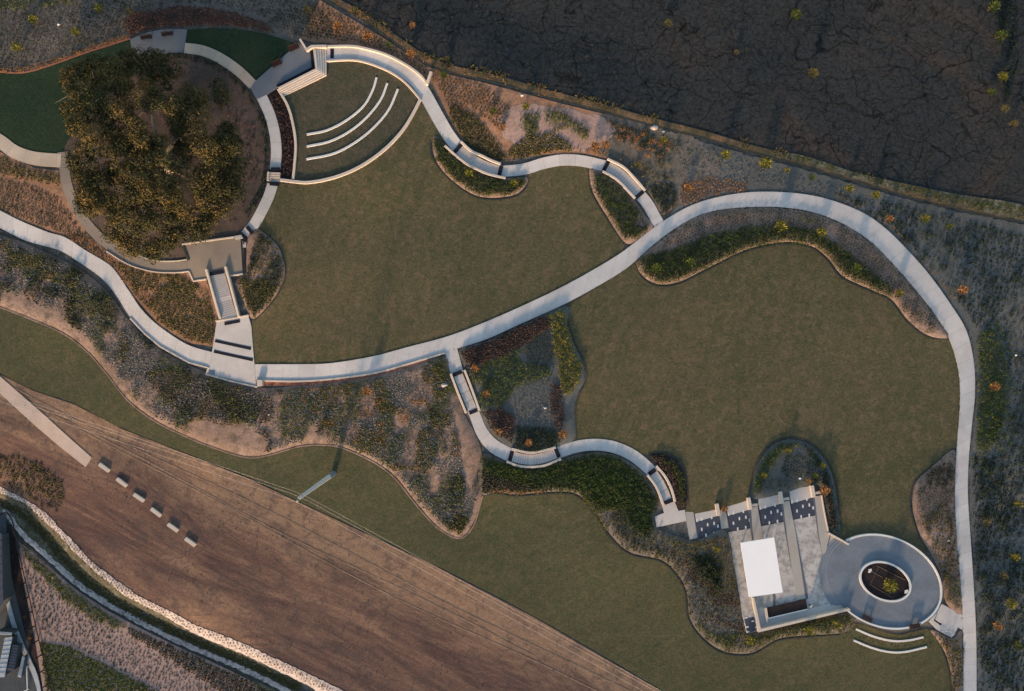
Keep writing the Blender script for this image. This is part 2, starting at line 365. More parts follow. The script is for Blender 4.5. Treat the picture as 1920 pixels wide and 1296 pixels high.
L = {
 'dark':   leaf_mat('dark_hedge_leaf', (0.010, 0.026, 0.006), (0.024, 0.046, 0.008), (0.062, 0.070, 0.013)),
 'green':  leaf_mat('green_leaf', (0.022, 0.048, 0.008), (0.055, 0.080, 0.012), (0.13, 0.115, 0.02)),
 'deep':   leaf_mat('deep_green_leaf', (0.006, 0.014, 0.007), (0.012, 0.026, 0.011), (0.026, 0.042, 0.016)),
 'yellow': leaf_mat('yellow_green_leaf', (0.06, 0.08, 0.010), (0.14, 0.13, 0.015), (0.26, 0.20, 0.03)),
 'orange': leaf_mat('rusty_leaf', (0.13, 0.06, 0.022), (0.25, 0.12, 0.04), (0.36, 0.18, 0.065)),
 'grey':   leaf_mat('grey_green_leaf', (0.075, 0.088, 0.082), (0.13, 0.142, 0.138), (0.20, 0.195, 0.19)),
 'tuft':   leaf_mat('tuft_leaf', (0.012, 0.015, 0.010), (0.026, 0.028, 0.016), (0.06, 0.052, 0.032)),
 'olive':  leaf_mat('olive_leaf', (0.045, 0.046, 0.018), (0.09, 0.078, 0.026), (0.15, 0.115, 0.038)),
 'red':    leaf_mat('dark_red_leaf', (0.028, 0.018, 0.016), (0.055, 0.032, 0.027), (0.115, 0.072, 0.060)),
 'brown':  leaf_mat('brown_grass_leaf', (0.05, 0.028, 0.024), (0.085, 0.048, 0.040), (0.12, 0.07, 0.055)),
 'oak':    leaf_mat('oak_leaf', (0.030, 0.038, 0.014), (0.078, 0.066, 0.022), (0.18, 0.115, 0.038)),
}

# ------------------------------------------------------------------ sheets, ribbons, walls, steps
def sheet(name, poly, mat, dz, grid=12.0, mound=0.0, mw=12.0, kind='structure', smoothpoly=True, step=5.0, parent=None, skirt=0.0, flatz=None, rag=0.0, **kw):
    b = spline(poly, step, True) if smoothpoly else dens(poly, step)
    if rag:
        b = b+np.stack([vnoise(b[:, 0], b[:, 1], 6, 41)-0.5, vnoise(b[:, 0], b[:, 1], 6, 42)-0.5], 1)*2*rag+RNG.normal(0, rag*0.22, b.shape)
    nb = len(b); u0, v0 = b.min(0); u1, v1 = b.max(0)
    gu, gv = np.meshgrid(np.arange(u0+grid/2, u1, grid), np.arange(v0+grid/2, v1, grid)); gu = gu.ravel(); gv = gv.ravel()
    bl = [tuple(x) for x in b]
    k = inside(gu, gv, bl); gu, gv = gu[k], gv[k]
    d = polydist(gu, gv, bl, True); k = d > step*0.6; gu, gv, d = gu[k], gv[k], d[k]
    pts = [Vector(p) for p in bl]+[Vector((a, c)) for a, c in zip(gu, gv)]
    vo, _, fo, _, _, _ = delaunay_2d_cdt(pts, [], [list(range(nb))], 1, 1e-4)
    V = np.array([tuple(x) for x in vo]); z = T(V[:, 0], V[:, 1])+dz if flatz is None else np.full(len(V), flatz)
    if mound:
        MOUNDS.append((b, dz, mound, mw))
        dd = polydist(V[:, 0], V[:, 1], bl, True); s = (dd/mw).clip(0, 1); z = z+mound*(s*s*(3-2*s))*(0.85+0.3*vnoise(V[:, 0], V[:, 1], 25, 3))
    W = P(V[:, 0], V[:, 1], z)
    fs = []
    for f in fo:
        a, c, e = W[f[0]], W[f[1]], W[f[2]]
        nz = (c[0]-a[0])*(e[1]-a[1])-(c[1]-a[1])*(e[0]-a[0])
        fs.append(tuple(f) if nz > 0 else tuple(reversed(f)))
    vs = [tuple(x) for x in W]
    if skirt:
        z0 = (T(b[:, 0], b[:, 1])+dz) if flatz is None else np.full(nb, flatz)
        Wb = P(b[:, 0], b[:, 1], z0); n0 = len(vs)
        vs += [tuple(x) for x in Wb]; vs += [(x[0], x[1], x[2]-skirt) for x in Wb]
        for i in range(nb):
            j = (i+1) % nb; fs.append((n0+i, n0+j, n0+nb+j, n0+nb+i))
    o = mesh(name, vs, fs, mat, parent, smooth=bool(mound))
    if parent is None: tag(o, kw.get('label'), kw.get('cat'), kw.get('group'), kind)
    return o

MOUNDS = []
def GH(u, v):
    """ground height with the bed mounds"""
    z = T(u, v); e = np.zeros(len(z))
    for b, dz, mound, mw in MOUNDS:
        u0, v0 = b.min(0); u1, v1 = b.max(0); k = (u > u0) & (u < u1) & (v > v0) & (v < v1)
        if not k.any(): continue
        ix = np.where(k)[0]; ix = ix[inside(u[ix], v[ix], [tuple(x) for x in b])]
        if not len(ix): continue
        s = (polydist(u[ix], v[ix], b, True)/mw).clip(0, 1); e[ix] = np.maximum(e[ix], dz+mound*(s*s*(3-2*s))*(0.85+0.3*vnoise(u[ix], v[ix], 25, 3)))
    return z+e
def edges_from_center(c, w):
    t = np.gradient(c, axis=0); t /= np.hypot(t[:, 0], t[:, 1])[:, None]; n = np.stack([-t[:, 1], t[:, 0]], 1)
    return c-n*w/2, c+n*w/2
def ribbon(name, pts, width, mat, dz, kind='structure', edges=None, cross=4, skirt=0.2, step=5.0, parent=None, **kw):
    if edges is None:
        c = spline(pts, step); wd = np.interp(np.linspace(0, 1, len(c)), np.linspace(0, 1, len(width)), width)[:, None] if hasattr(width, '__len__') else width
        A, B = edges_from_center(c, wd)
    else:
        A = spline(edges[0], step); B0 = spline(edges[1], step)
        ti = np.linspace(0, 1, len(A)); tb = np.linspace(0, 1, len(B0)); B = np.stack([np.interp(ti, tb, B0[:, 0]), np.interp(ti, tb, B0[:, 1])], 1)
        c = (A+B)/2
    n = len(A); L_ = np.r_[0, np.cumsum(np.hypot(*np.diff(c, axis=0).T))]*0.1
    rows = [A+(B-A)*k/cross for k in range(cross+1)]; G = np.stack(rows, 1)
    z = T(G[..., 0].ravel(), G[..., 1].ravel()).reshape(n, cross+1)+dz
    W = P(G[..., 0], G[..., 1], z); vs = [tuple(x) for x in W.reshape(-1, 3)]; q = cross+1
    fs, uv = [], []
    for i in range(n-1):
        for k in range(cross):
            fs.append((i*q+k, i*q+k+1, (i+1)*q+k+1, (i+1)*q+k))
            e = lambda kk: min(kk, cross-kk)/(cross/2)
            uv += [(L_[i], e(k)), (L_[i], e(k+1)), (L_[i+1], e(k+1)), (L_[i+1], e(k))]
    if skirt:
        n0 = len(vs)
        for i in range(n):
            for k in (0, cross):
                x = W[i, k]; vs.append(tuple(x)); vs.append((x[0], x[1], x[2]-skirt))
        for i in range(n-1):
            for s in (0, 2):
                a = n0+i*4+s; fs.append((a, a+1, a+5, a+4) if s == 0 else (a, a+4, a+5, a+1)); uv += [(L_[i], 0.5)]*4
    me = bpy.data.meshes.new(name); me.from_pydata(vs, [], fs); me.update()
    l = me.uv_layers.new(name='UVMap'); l.data.foreach_set('uv', np.array(uv, np.float32).ravel())
    bm = bmesh.new(); bm.from_mesh(me)
    if sum(f.normal.z for f in bm.faces) < 0:
        for f in bm.faces: f.normal_flip()
    bm.to_mesh(me); bm.free()
    o = link(name, me, mat, parent)
    if parent is None: tag(o, kw.get('label'), kw.get('cat'), kw.get('group'), kind)
    return o

def wall(name, pts, w, h, mat, label=None, cat='wall', group=None, parent=None, step=5.0, cap=0.0, curved=True, hs=None, below=0.4):
    """a wall along a line; w metres wide, top h metres above the ground under it"""
    c = spline(pts, step) if curved else np.concatenate([spline([pts[i], pts[i+1]], step)[(0 if i == 0 else 1):] for i in range(len(pts)-1)])
    hh = np.full(len(c), h) if hs is None else np.interp(np.linspace(0, 1, len(c)), np.linspace(0, 1, len(hs)), hs)
    A, B = edges_from_center(c, w*10)
    z = T(c[:, 0], c[:, 1]); top = z+hh
    WA, WB = P(A[:, 0], A[:, 1], top), P(B[:, 0], B[:, 1], top)
    vs, fs = [], []; bev = min(0.03, w*0.1)
    for i in range(len(c)):
        a, b_ = WA[i], WB[i]; d = (b_-a); d = d/np.linalg.norm(d)
        for p, dz in ((a, -hh[i]-below), (a, -bev), (a+d*bev, 0), (b_-d*bev, 0), (b_, -bev), (b_, -hh[i]-below)):
            vs.append((p[0], p[1], p[2]+dz))
    for i in range(len(c)-1):
        for k in range(5): fs.append((i*6+k, (i+1)*6+k, (i+1)*6+k+1, i*6+k+1))
    fs.append(tuple(range(6))); e = (len(c)-1)*6; fs.append(tuple(e+k for k in range(5, -1, -1)))
    me = bpy.data.meshes.new(name); me.from_pydata(vs, [], fs); me.update()
    bm = bmesh.new(); bm.from_mesh(me); bmesh.ops.recalc_face_normals(bm, faces=bm.faces); bm.to_mesh(me); bm.free()
    o = link(name, me, mat, parent)
    if parent is None: tag(o, label, cat, group)
    return o

def box_bm(bm, cx, cy, cz, sx, sy, sz, rot=0.0, bevel=0.0):
    r = bmesh.ops.create_cube(bm, size=1.0); M4 = Matrix.Translation((cx, cy, cz)) @ Matrix.Rotation(rot, 4, 'Z') @ Matrix.Diagonal((sx, sy, sz, 1))
    bmesh.ops.transform(bm, matrix=M4, verts=r['verts'])
    if bevel:
        es = list({e for v in r['verts'] for e in v.link_edges}); bmesh.ops.bevel(bm, geom=es, offset=bevel, segments=2, affect='EDGES')
def bmobj(name, bm, mat, parent=None):
    me = bpy.data.meshes.new(name); bm.to_mesh(me); bm.free(); return link(name, me, mat, parent)
def tube_bm(bm, a, b, r0, r1=None, n=8):
    a, b = Vector(a), Vector(b); r1 = r0 if r1 is None else r1; d = b-a
    r = bmesh.ops.create_cone(bm, cap_ends=True, segments=n, radius1=r0, radius2=r1, depth=d.length)
    q = d.to_track_quat('Z', 'Y').to_matrix().to_4x4(); bmesh.ops.transform(bm, matrix=Matrix.Translation((a+b)/2) @ q, verts=r['verts'])

def prism(name, poly, z0, z1, mat, parent=None, label=None, cat=None, group=None, kind=None):
    """straight-sided block whose top outline is the given map outline"""
    W = P(np.array([p[0] for p in poly], float), np.array([p[1] for p in poly], float), np.full(len(poly), z1)); n = len(poly)
    vs = [tuple(x) for x in W]+[(x[0], x[1], z0) for x in W]
    fs = [tuple(range(n)), tuple(range(2*n-1, n-1, -1))]+[(i, n+i, n+(i+1) % n, (i+1) % n) for i in range(n)]
    me = bpy.data.meshes.new(name); me.from_pydata(vs, [], fs); me.update()
    bm = bmesh.new(); bm.from_mesh(me); bmesh.ops.recalc_face_normals(bm, faces=bm.faces); bm.to_mesh(me); bm.free()
    o = link(name, me, mat, parent)
    if parent is None: tag(o, label, cat, group, kind)
    return o

def stair(label, pts, width_px, n, lw, rw, landings=(), strips=True, wall_h=0.62, tread_mat='slab', group=None):
    """steps along a curved line between two parapets, dark warning strips at both ends"""
    c = spline(pts, 1.0); mid = c[len(c)//2]; root = empty('garden_stair', P1(mid[0], mid[1]), label, 'stairs', group)
    A, B = edges_from_center(c, width_px); Lc = np.linspace(0, len(c)-1, n+1).astype(int)
    z_ends = T(c[:, 0], c[:, 1])+0.25; vs, fs = [], []
    for i in range(n):
        a, b = Lc[i], Lc[i+1]; zt = float(z_ends[(a+b)//2]); down = z_ends[-1] < z_ends[0]
        m = len(vs)
        q = np.array([A[a], B[a], B[b], A[b]]); W = P(q[:, 0], q[:, 1], np.full(4, zt))
        ctr = W.mean(0)
        vs += [tuple(x) for x in W]+[(x[0], x[1], zt-0.5) for x in W]
        fs += [(m, m+1, m+2, m+3)]+[(m+k, m+4+k, m+4+(k+1) % 4, m+(k+1) % 4) for k in range(4)]
    me = bpy.data.meshes.new('steps'); me.from_pydata(vs, [], fs); me.update()
    bm = bmesh.new(); bm.from_mesh(me); bmesh.ops.recalc_face_normals(bm, faces=bm.faces)
    bm.to_mesh(me); bm.free(); link('steps', me, M[tread_mat], root)
    # painted step-edge shadow: a thin dark bar on every step
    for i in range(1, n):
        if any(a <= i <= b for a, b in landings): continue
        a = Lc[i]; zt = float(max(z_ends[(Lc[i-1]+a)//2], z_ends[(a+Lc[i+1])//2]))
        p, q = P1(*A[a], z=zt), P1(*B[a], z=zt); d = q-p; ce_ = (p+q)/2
        bm = bmesh.new(); box_bm(bm, ce_.x, ce_.y, zt+0.006, d.length*0.98, 0.09, 0.012, math.atan2(d.y, d.x)); bmobj('nosing_shade', bm, M['nose_shade'], root)
    for pp in (lw, rw):
        if pp: wall('parapet', pp, 0.42, wall_h, M['wall'], parent=root)
    if strips:
        for k in (0, -1):
            t = c[min(3, len(c)-1)]-c[0] if k == 0 else c[-1]-c[-4]
            strip(c[k]-(t/np.hypot(*t))*(3 if k == 0 else -3), t, width_px*0.95, 7.2, root)
    return root
M['border'] = flat_mat('slate_border', (0.10, 0.115, 0.14), 0.8)
M['nose_shade'] = flat_mat('step_shadow_nosing', (0.27, 0.265, 0.27), 0.8)
def strip(c, t, length, w, parent=None, dz=0.36, label=None):
    """dark ribbed warning strip lying across a path (t = direction of the path)"""
    t = np.array(t, float); t /= np.hypot(*t); n = np.array([-t[1], t[0]])
    q = [c-n*length/2-t*w/2, c+n*length/2-t*w/2, c+n*length/2+t*w/2, c-n*length/2+t*w/2]
    n_ = len(q); z = float(T(c[0], c[1])[0])+dz
    uu = np.array([x[0] for x in q]); vv = np.array([x[1] for x in q]); zz = T(uu, vv)+dz
    W = P(uu, vv, zz); vs = [tuple(x) for x in W]+[(x[0], x[1], x[2]-0.3) for x in W]
    fs = [(0, 1, 2, 3)]+[(i, 4+i, 4+(i+1) % 4, (i+1) % 4) for i in range(4)]
    me = bpy.data.meshes.new('warning_strip'); me.from_pydata(vs, [], fs); me.update()
    bm = bmesh.new(); bm.from_mesh(me); bmesh.ops.recalc_face_normals(bm, faces=bm.faces); bm.to_mesh(me); bm.free()
    o = link('warning_strip', me, M['tactile'], parent)
    if parent is None: tag(o, label, 'paving strip')
    return o

exec_order = None

# ------------------------------------------------------------------ ground
def terrain():
    gu = np.r_[-30000, -8000, -2500, -900, np.arange(-400, 2321, 8), 2800, 4400, 9900, 32000]
    gv = np.r_[-30000, -8000, -2500, -900, np.arange(-400, 1697, 8), 2200, 3900, 9400, 32000]
    U, V = np.meshgrid(gu, gv); z = T(U.ravel(), V.ravel())-0.10
    W = P(U.ravel(), V.ravel(), z); nx = len(gu); ny = len(gv)
    i = (np.arange(ny-1)[:, None]*nx+np.arange(nx-1)[None]).ravel()
    F = np.stack([i+nx, i+nx+1, i+1, i], 1)
    o = tris('ground', W, F, M['mulch']); o.data.polygons.foreach_set('use_smooth', [True]*len(F)); tag(o, 'grey-brown mulched ground around the lawns', 'ground', kind='structure')
terrain()

MAIN_T = [(-30,383),(0,395),(38,414),(89,435),(122,445),(158,468),(204,496),(224,519),(244,549),(267,582),(300,613),(351,646),(399,661),(430,672)]
MAIN_B = [(-30,416),(0,428),(38,447),(66,457),(112,470),(150,493),(183,516),(204,536),(224,564),(244,595),(270,623),(300,648),(354,678),(391,688),(425,700)]
M2_T = [(440,684),(477,683),(556,683),(620,681),(700,668),(760,652),(835,632),(900,608),(965,580),(1040,545),(1100,513),(1160,477),(1200,447),(1240,417),(1290,388),(1340,371),(1400,361),(1460,360),(1520,366),(1570,379),(1620,400),(1660,428),(1700,467),(1740,512),(1780,567),(1812,620),(1826,680),(1828,740),(1822,800),(1816,870),(1815,930),(1820,1010),(1826,1100),(1830,1180),(1831,1240),(1831,1340)]
M2_B = [(440,714),(480,712),(556,713),(620,709),(700,698),(760,682),(835,660),(910,637),(975,608),(1055,572),(1115,540),(1175,503),(1218,465),(1262,431),(1310,404),(1360,392),(1420,388),(1480,390),(1535,401),(1585,422),(1630,451),(1670,490),(1710,535),(1750,585),(1782,640),(1798,700),(1800,760),(1795,830),(1790,900),(1790,950),(1797,1050),(1804,1130),(1806,1200),(1806,1260),(1806,1340)]

# lawns
sheet('lawn', [(525,345),(545,346),(610,340),(690,308),(760,240),(792,195),(830,262),(806,268),(815,300),(850,342),(900,371),(960,369),(986,352),(995,325),(1050,300),(1104,316),(1110,360),(1140,410),(1173,458),(1120,520),(960,600),(840,650),(650,690),(472,690),(470,640),(474,600),(510,565),(530,530),(535,500),(520,460),(488,430),(500,395),(515,360)], M['lawn'], 0.06, label='large dry olive lawn west of the diagonal path', cat='lawn', step=6)
sheet('lawn', [(1065,575),(1110,545),(1190,490),(1205,520),(1235,535),(1275,530),(1330,503),(1400,470),(1470,456),(1520,463),(1550,485),(1580,520),(1640,548),(1670,562),(1700,600),(1740,630),(1780,634),(1800,640),(1815,720),(1812,830),(1790,840),(1740,880),(1715,905),(1708,950),(1722,1000),(1740,1032),(1700,1060),(1600,1040),(1572,1000),(1572,950),(1562,890),(1535,845),(1500,824),(1460,826),(1425,858),(1410,900),(1408,935),(1290,965),(1290,940),(1285,890),(1270,862),(1245,850),(1215,852),(1180,850),(1120,835),(1080,840),(1078,770),(1085,740),(1097,715),(1097,685),(1080,650),(1065,610)], M['lawn'], 0.06, label='large dry olive lawn enclosed by the east loop path', cat='lawn', step=6)
LOWER_TOP = [(-60,560),(0,577),(60,600),(120,627),(165,662),(200,702),(240,752),(290,790),(350,820),(400,840),(460,858),(500,855),(560,838),(600,835),(640,840),(700,867),(740,897),(780,947),(820,990),(862,1010),(888,985),(905,930),(930,924),(970,929),(1040,924),(1080,928),(1110,955),(1140,1000),(1180,1037),(1240,1052),(1270,1080),(1286,1112),(1292,1160),(1320,1200),(1360,1224),(1410,1226),(1460,1200),(1520,1193),(1570,1190)]
sheet('lawn', LOWER_TOP+[(1605,1170),(1680,1190),(1742,1180),(1765,1215),(1780,1260),(1785,1340),(1300,1340),(1250,1300),(1000,1155),(800,1052),(560,940),(460,893),(230,803),(140,757),(60,730),(0,700),(-60,670)], M['lawn_lower'], 0.06, label='long dry lawn below the lower planting beds', cat='lawn', step=6)
sheet('lawn', [(522,172),(533,180),(612,140),(612,114),(657,112),(687,117),(724,131),(749,146),(768,163),(788,186),(773,215),(754,245),(724,277),(687,305),(650,324),(613,336),(576,342),(550,338),(552,307),(554,270),(549,233),(539,198)], M['lawn_amp'], 0.06, smoothpoly=False, label='sloping amphitheatre turf in front of the stage steps', cat='lawn')
sheet('lawn', [(-60,130),(0,135),(30,139),(60,135),(110,119),(160,101),(244,74),(250,100),(300,106),(200,180),(135,250),(112,292),(64,285),(25,272),(0,252),(-60,215)], M['lawn_green'], 0.06, smoothpoly=False, label='dark green turf west of the oak', cat='lawn')
sheet('lawn', [(351,55.5),(400,53),(440,54),(490,62),(530,73),(560,84),(540,97),(480,151),(453,125),(420,102),(382,85),(348,80)], M['lawn_green'], 0.06, smoothpoly=False, label='dark green turf wedge between the lookout and the stage', cat='lawn')

# field, verge, boundary
BND = [(560,-40),(600,-8),(640,14),(680,36),(720,64),(760,92),(800,118),(850,136),(900,147),(950,159),(1000,174),(1060,190),(1120,205),(1180,222),(1240,238),(1320,258),(1400,282),(1500,308),(1600,338),(1700,367),(1800,392),(1880,408),(1960,420)]
B_ = np.array(BND, float)
sheet('earth_field', [(-60+620,-300)]+[(u, v-10) for u, v in BND]+[(2400,520),(2400,-300)], M['field'], 0.0, grid=16, smoothpoly=False, label='bare cracked black earth field beyond the boundary', cat='field')
ribbon('verge', [(u, v-6) for u, v in BND], 13, M['verge'], 0.10, skirt=0, label='rough grassy verge along the field edge', cat='verge')
ribbon('ditch', [(u, v+2) for u, v in BND], 3.0, M['trench'], 0.14, skirt=0, label='narrow dark trench along the boundary', cat='ditch')
sheet('verge', [(1430,288),(1500,290),(1600,322),(1700,345),(1800,365),(1900,380),(1960,400),(1960,425),(1880,405),(1700,362),(1600,334),(1500,304)], M['ditchgrass'], 0.12, label='green weedy strip inside the field edge', cat='verge')

# worn ground, ditch
sheet('dirt', [(-60,672),(0,702),(60,732),(140,759),(230,805),(460,895),(560,942),(800,1054),(1000,1157),(1250,1302),(1300,1345),(700,1345),(640,1292),(560,1255),(460,1209),(412,1190),(366,1172),(321,1147),(260,1117),(214,1086),(168,1050),(143,1022),(113,992),(85,961),(37,930),(0,912),(-60,890)], M['dirt'], 0.05, grid=14, smoothpoly=False, label='worn brown dirt ground between lawn and ditch', cat='ground')
for k, (a, b) in enumerate((((20,724),(1180,1300)), ((60,752),(1120,1298)), ((-20,716),(1000,1228)))):
    pts = [(a[0]+(b[0]-a[0])*f, a[1]+(b[1]-a[1])*f+[9,16,5][k]*math.sin(f*3.1)*(1 if k else -0.3)+4*math.sin(f*11+k)) for f in np.linspace(0, 1, 12)]
    ribbon('ground', pts, 2.2, M['track'], 0.085, skirt=0, cross=2, step=6, label=['northern', 'southern', 'middle'][k]+' pale wheel track in the dirt beside the lawn', cat='track')
sheet('path', [(-40,671),(0,706),(81.5,777),(121,813),(171.6,858),(160.5,876),(110,836),(69,801),(0,738),(-40,703)], M['walk'], 0.14, smoothpoly=False, skirt=0.2, grid=10, label='straight pale concrete walk ending in the dirt', cat='path')
sheet('riprap_bank', [(-60,896),(0,912),(37,930.5),(85.6,961),(113,991.7),(143.6,1022),(168,1050),(214,1086),(260,1117),(321,1147.6),(366.7,1172),(412.6,1190),(460,1208.7),(560,1255),(650,1298),(720,1340),(600,1340),(590,1292),(460,1229),(366.7,1190),(305.6,1153.7),(238,1120),(183,1077),(146.7,1043.6),(113,1007),(85.6,979.5),(46,943),(0,924),(-60,906)], M['stone'], 0.12, grid=5, step=3, rag=1.3, smoothpoly=False, label='sunlit white rock bank beside the dirt ground', cat='bank')
sheet('riprap_bank', [(0,924),(46,943),(85,979),(113,1007),(146,1043),(183,1077),(238,1120),(305,1154),(366,1190),(460,1229),(560,1280),(600,1340),(520,1340),(460,1254),(382,1224),(330,1200),(275,1172),(232,1148),(183,1120),(134,1086),(92,1044),(61,1019),(30,992),(14,960),(0,945)], M['ditchgrass'], 0.10, grid=5, step=4, rag=1.5, smoothpoly=False, label='weedy floor of the ditch', cat='ditch')
_c = spline([(8,955),(24,978),(46,1006),(76,1032),(112,1065),(158,1104),(207,1135),(252,1161),(300,1186),(355,1212),(420,1239),(500,1275),(560,1310)], 4); _A, _B = edges_from_center(_c, 10)
sheet('riprap_bank', [tuple(x) for x in _A]+[tuple(x) for x in _B[::-1]], M['stone'], 0.17, grid=4, step=3, rag=1.6, smoothpoly=False, label='shaded pale rock bank on the far side of the ditch', cat='bank')
ribbon('path', [(14,975),(32,1004),(60,1032),(100,1067),(150,1108),(200,1140),(245,1166),(300,1194),(350,1218),(420,1248),(500,1284),(560,1318)], 4, M['trench'], 0.18, skirt=0, label='narrow dark track along the ditch', cat='path')
sheet('planting_bed', [(36,1016),(60,1034),(130,1095),(200,1144),(300,1196),(420,1252),(560,1320),(560,1340),(90,1340),(80,1290),(66,1200),(50,1120),(36,1050)], M['mulch_pink'], 0.06, smoothpoly=False, label='pale mulch bank with sparse dots of planting below the ditch', cat='planting bed')
sheet('ground', [(-60,960),(0,962),(12,975),(30,1040),(50,1130),(66,1200),(80,1290),(86,1340),(-60,1340)], M['yard'], 0.02, smoothpoly=False, label='dark yard ground in the lower left corner', cat='ground')
sheet('ground', [(12,975),(28,1010),(44,1100),(62,1190),(80,1290),(90,1340),(78,1340),(70,1290),(50,1200),(30,1120),(14,1040)], M['mulch_dark'], 0.05, smoothpoly=False, label='bare brown soil strip along the black fence', cat='ground')

# planting beds: low mounds, steeper at the rim
beds = [
 ('bed below the first curved stair', [(812,256),(826,264),(845,285),(880,312),(920,332),(960,334),(988,333),(984,350),(960,367),(900,369),(850,340),(817,300)], 'mulch_tan'),
 ('bed below the second curved stair', [(1106,316),(1130,322),(1160,342),(1190,375),(1210,405),(1226,425),(1196,450),(1172,455),(1141,410),(1112,360)], 'mulch_tan'),
 ('bed beside the taupe plaza', [(462,450),(470,432),(488,431),(520,460),(534,500),(529,530),(510,564),(474,598),(455,560),(440,530),(456,512)], 'mulch_tan'),
 ('crescent bed inside the east loop', [(1192,490),(1220,465),(1262,431),(1310,404),(1360,393),(1420,389),(1480,391),(1535,402),(1585,423),(1630,452),(1670,491),(1710,536),(1750,586),(1782,632),(1740,629),(1702,600),(1672,562),(1640,546),(1582,519),(1552,484),(1520,461),(1470,454),(1400,468),(1330,501),(1275,528),(1236,533),(1207,519)], 'mulch_tan'),
 ('bed on the west side of the south path', [(1790,843),(1793,900),(1793,950),(1800,1050),(1806,1150),(1775,1132),(1762,1075),(1741,1030),(1724,1000),(1711,950),(1717,906),(1741,881)], 'mulch_tan'),
 ('arched bed above the pavilion bays', [(1411,935),(1412,900),(1427,859),(1460,828),(1500,826),(1534,847),(1560,890),(1570,950),(1575,1000),(1560,1000),(1542,930),(1527,908),(1470,925)], 'mulch_slate'),
 ('small bed beside the ramp', [(1216,853),(1245,852),(1268,864),(1283,890),(1288,942),(1272,955),(1260,916),(1240,880)], 'mulch_dark'),
 ('patchwork bed between the diagonal path and the lower path', [(862,655),(912,640),(975,610),(1062,574),(1064,610),(1078,650),(1095,685),(1095,715),(1083,740),(1077,770),(1078,822),(1045,838),(1000,850),(960,842),(920,812),(900,775),(880,710)], 'mulch_slate'),
 ('lower bed wrapping round to the pavilion', [(905,928),(896,890),(905,850),(950,866),(1000,878),(1050,862),(1110,848),(1160,856),(1210,890),(1232,930),(1230,985),(1300,1012),(1365,1000),(1395,1160),(1420,1186),(1500,1170),(1590,1150),(1600,1175),(1570,1188),(1520,1191),(1460,1198),(1410,1224),(1360,1222),(1321,1198),(1294,1160),(1288,1112),(1272,1079),(1240,1050),(1180,1035),(1141,998),(1112,953),(1080,926),(1040,922),(970,927),(930,922)], 'mulch'),
 ('bed south of the round terrace', [(1745,1183),(1757,1184),(1785,1198),(1806,1190),(1806,1340),(1788,1340),(1783,1262),(1768,1216)], 'mulch_tan'),
]
for i, (lab, pl, mm) in enumerate(beds):
    sheet('planting_bed', pl, M[mm], 0.07, grid=9, mound=0.30, mw=7, step=4.5, label='mulched '+lab, cat='planting bed')
sheet('planting_bed', [(-60,425),(0,440),(60,461),(150,505),(204,550),(244,603),(300,655),(391,700),(480,726),(560,722),(700,704),(830,668),(845,700),(868,770),(890,812),(903,850),(894,890),(903,930),(886,983),(862,1008),(821,988),(782,945),(742,895),(701,865),(641,838),(600,833),(560,836),(500,853),(460,856),(400,838),(350,818),(291,788),(241,750),(201,700),(166,660),(121,625),(60,598),(0,575),(-60,558)], M['mulch_tan'], 0.04, grid=10, mound=0.35, mw=10, label='long tan mulched bank between the west path and the lower lawn', cat='planting bed')
sheet('planting_bed', [(-60,275),(0,285),(66,315),(112,320),(125,371),(143,407),(165,440),(199,470),(242,496),(288,510),(353,511),(385,520),(412,597),(400,650),(351,643),(300,612),(244,548),(204,495),(158,467),(122,444),(38,413),(0,394),(-60,375)], M['mulch_sunwarm'], 0.03, grid=12, smoothpoly=False, label='tan mulched slope between the oak ring and the west path', cat='planting bed')
sheet('planting_bed', [(560,73),(590,80),(660,84),(724,100),(786,137),(812,158),(840,215),(870,262),(935,300),(1016,290),(1093,288),(1150,300),(1210,350),(1240,405),(1300,370),(1340,330),(1250,245),(1180,226),(1060,196),(1000,180),(900,153),(850,142),(800,124),(720,72),(640,24),(600,0)], M['mulch_sunwarm'], 0.03, grid=12, smoothpoly=False, label='mulched bank with painted sun warmth between the upper path and the boundary', cat='planting bed')
sheet('planting_bed', [(1270,252),(1400,290),(1500,316),(1600,346),(1700,374),(1800,398),(1980,432),(1980,1360),(1828,1360),(1828,1180),(1822,1010),(1812,930),(1818,850),(1824,740),(1820,680),(1806,620),(1776,567),(1738,514),(1696,470),(1656,432),(1616,404),(1566,383),(1520,370),(1460,364),(1340,375),(1290,392),(1250,412),(1300,340),(1310,300)], M['mulch_slate'], 0.04, grid=14, smoothpoly=False, rag=2.0, label='slate mulched bank falling away east of the loop', cat='planting bed')
sheet('planting_bed', [(1120,212),(1180,224),(1240,240),(1300,256),(1352,300),(1345,335),(1300,366),(1240,400),(1212,352),(1160,302),(1110,286)], M['mulch'], 0.047, rag=6.0, step=3, smoothpoly=False, label='brown mulched part of the bank above the second curved stair', cat='planting bed')
sheet('planting_bed', [(950,205),(1000,195),(1060,205),(1130,220),(1150,250),(1110,280),(1060,280),(990,275),(950,262),(935,235)], M['mulch_pink'], 0.05, rag=5.0, step=3, label='pale pink mulch clearing on the upper bank', cat='planting bed')
sheet('planting_bed', [(1838,620),(1860,610),(1884,650),(1895,720),(1885,800),(1860,850),(1824,850),(1830,740),(1832,680)], M['mulch_slate'], 0.05, mound=0.2, mw=16, rag=4.0, step=3, label='dark bed outside the bend of the east path', cat='planting bed')
sheet('planting_bed', [(290,285+185),(200,455),(150,395),(130,340),(118,290),(130,250),(200,180),(280,106),(344,100),(407,118),(441,141),(480,187),(496,218),(505,252),(508,290),(506,330),(495,370),(462,425),(438,444),(350,455),(350,486),(300,486)], M['oak_litter'], 0.04, smoothpoly=False, label='leaf litter and mulch ring under the oak', cat='planting bed')
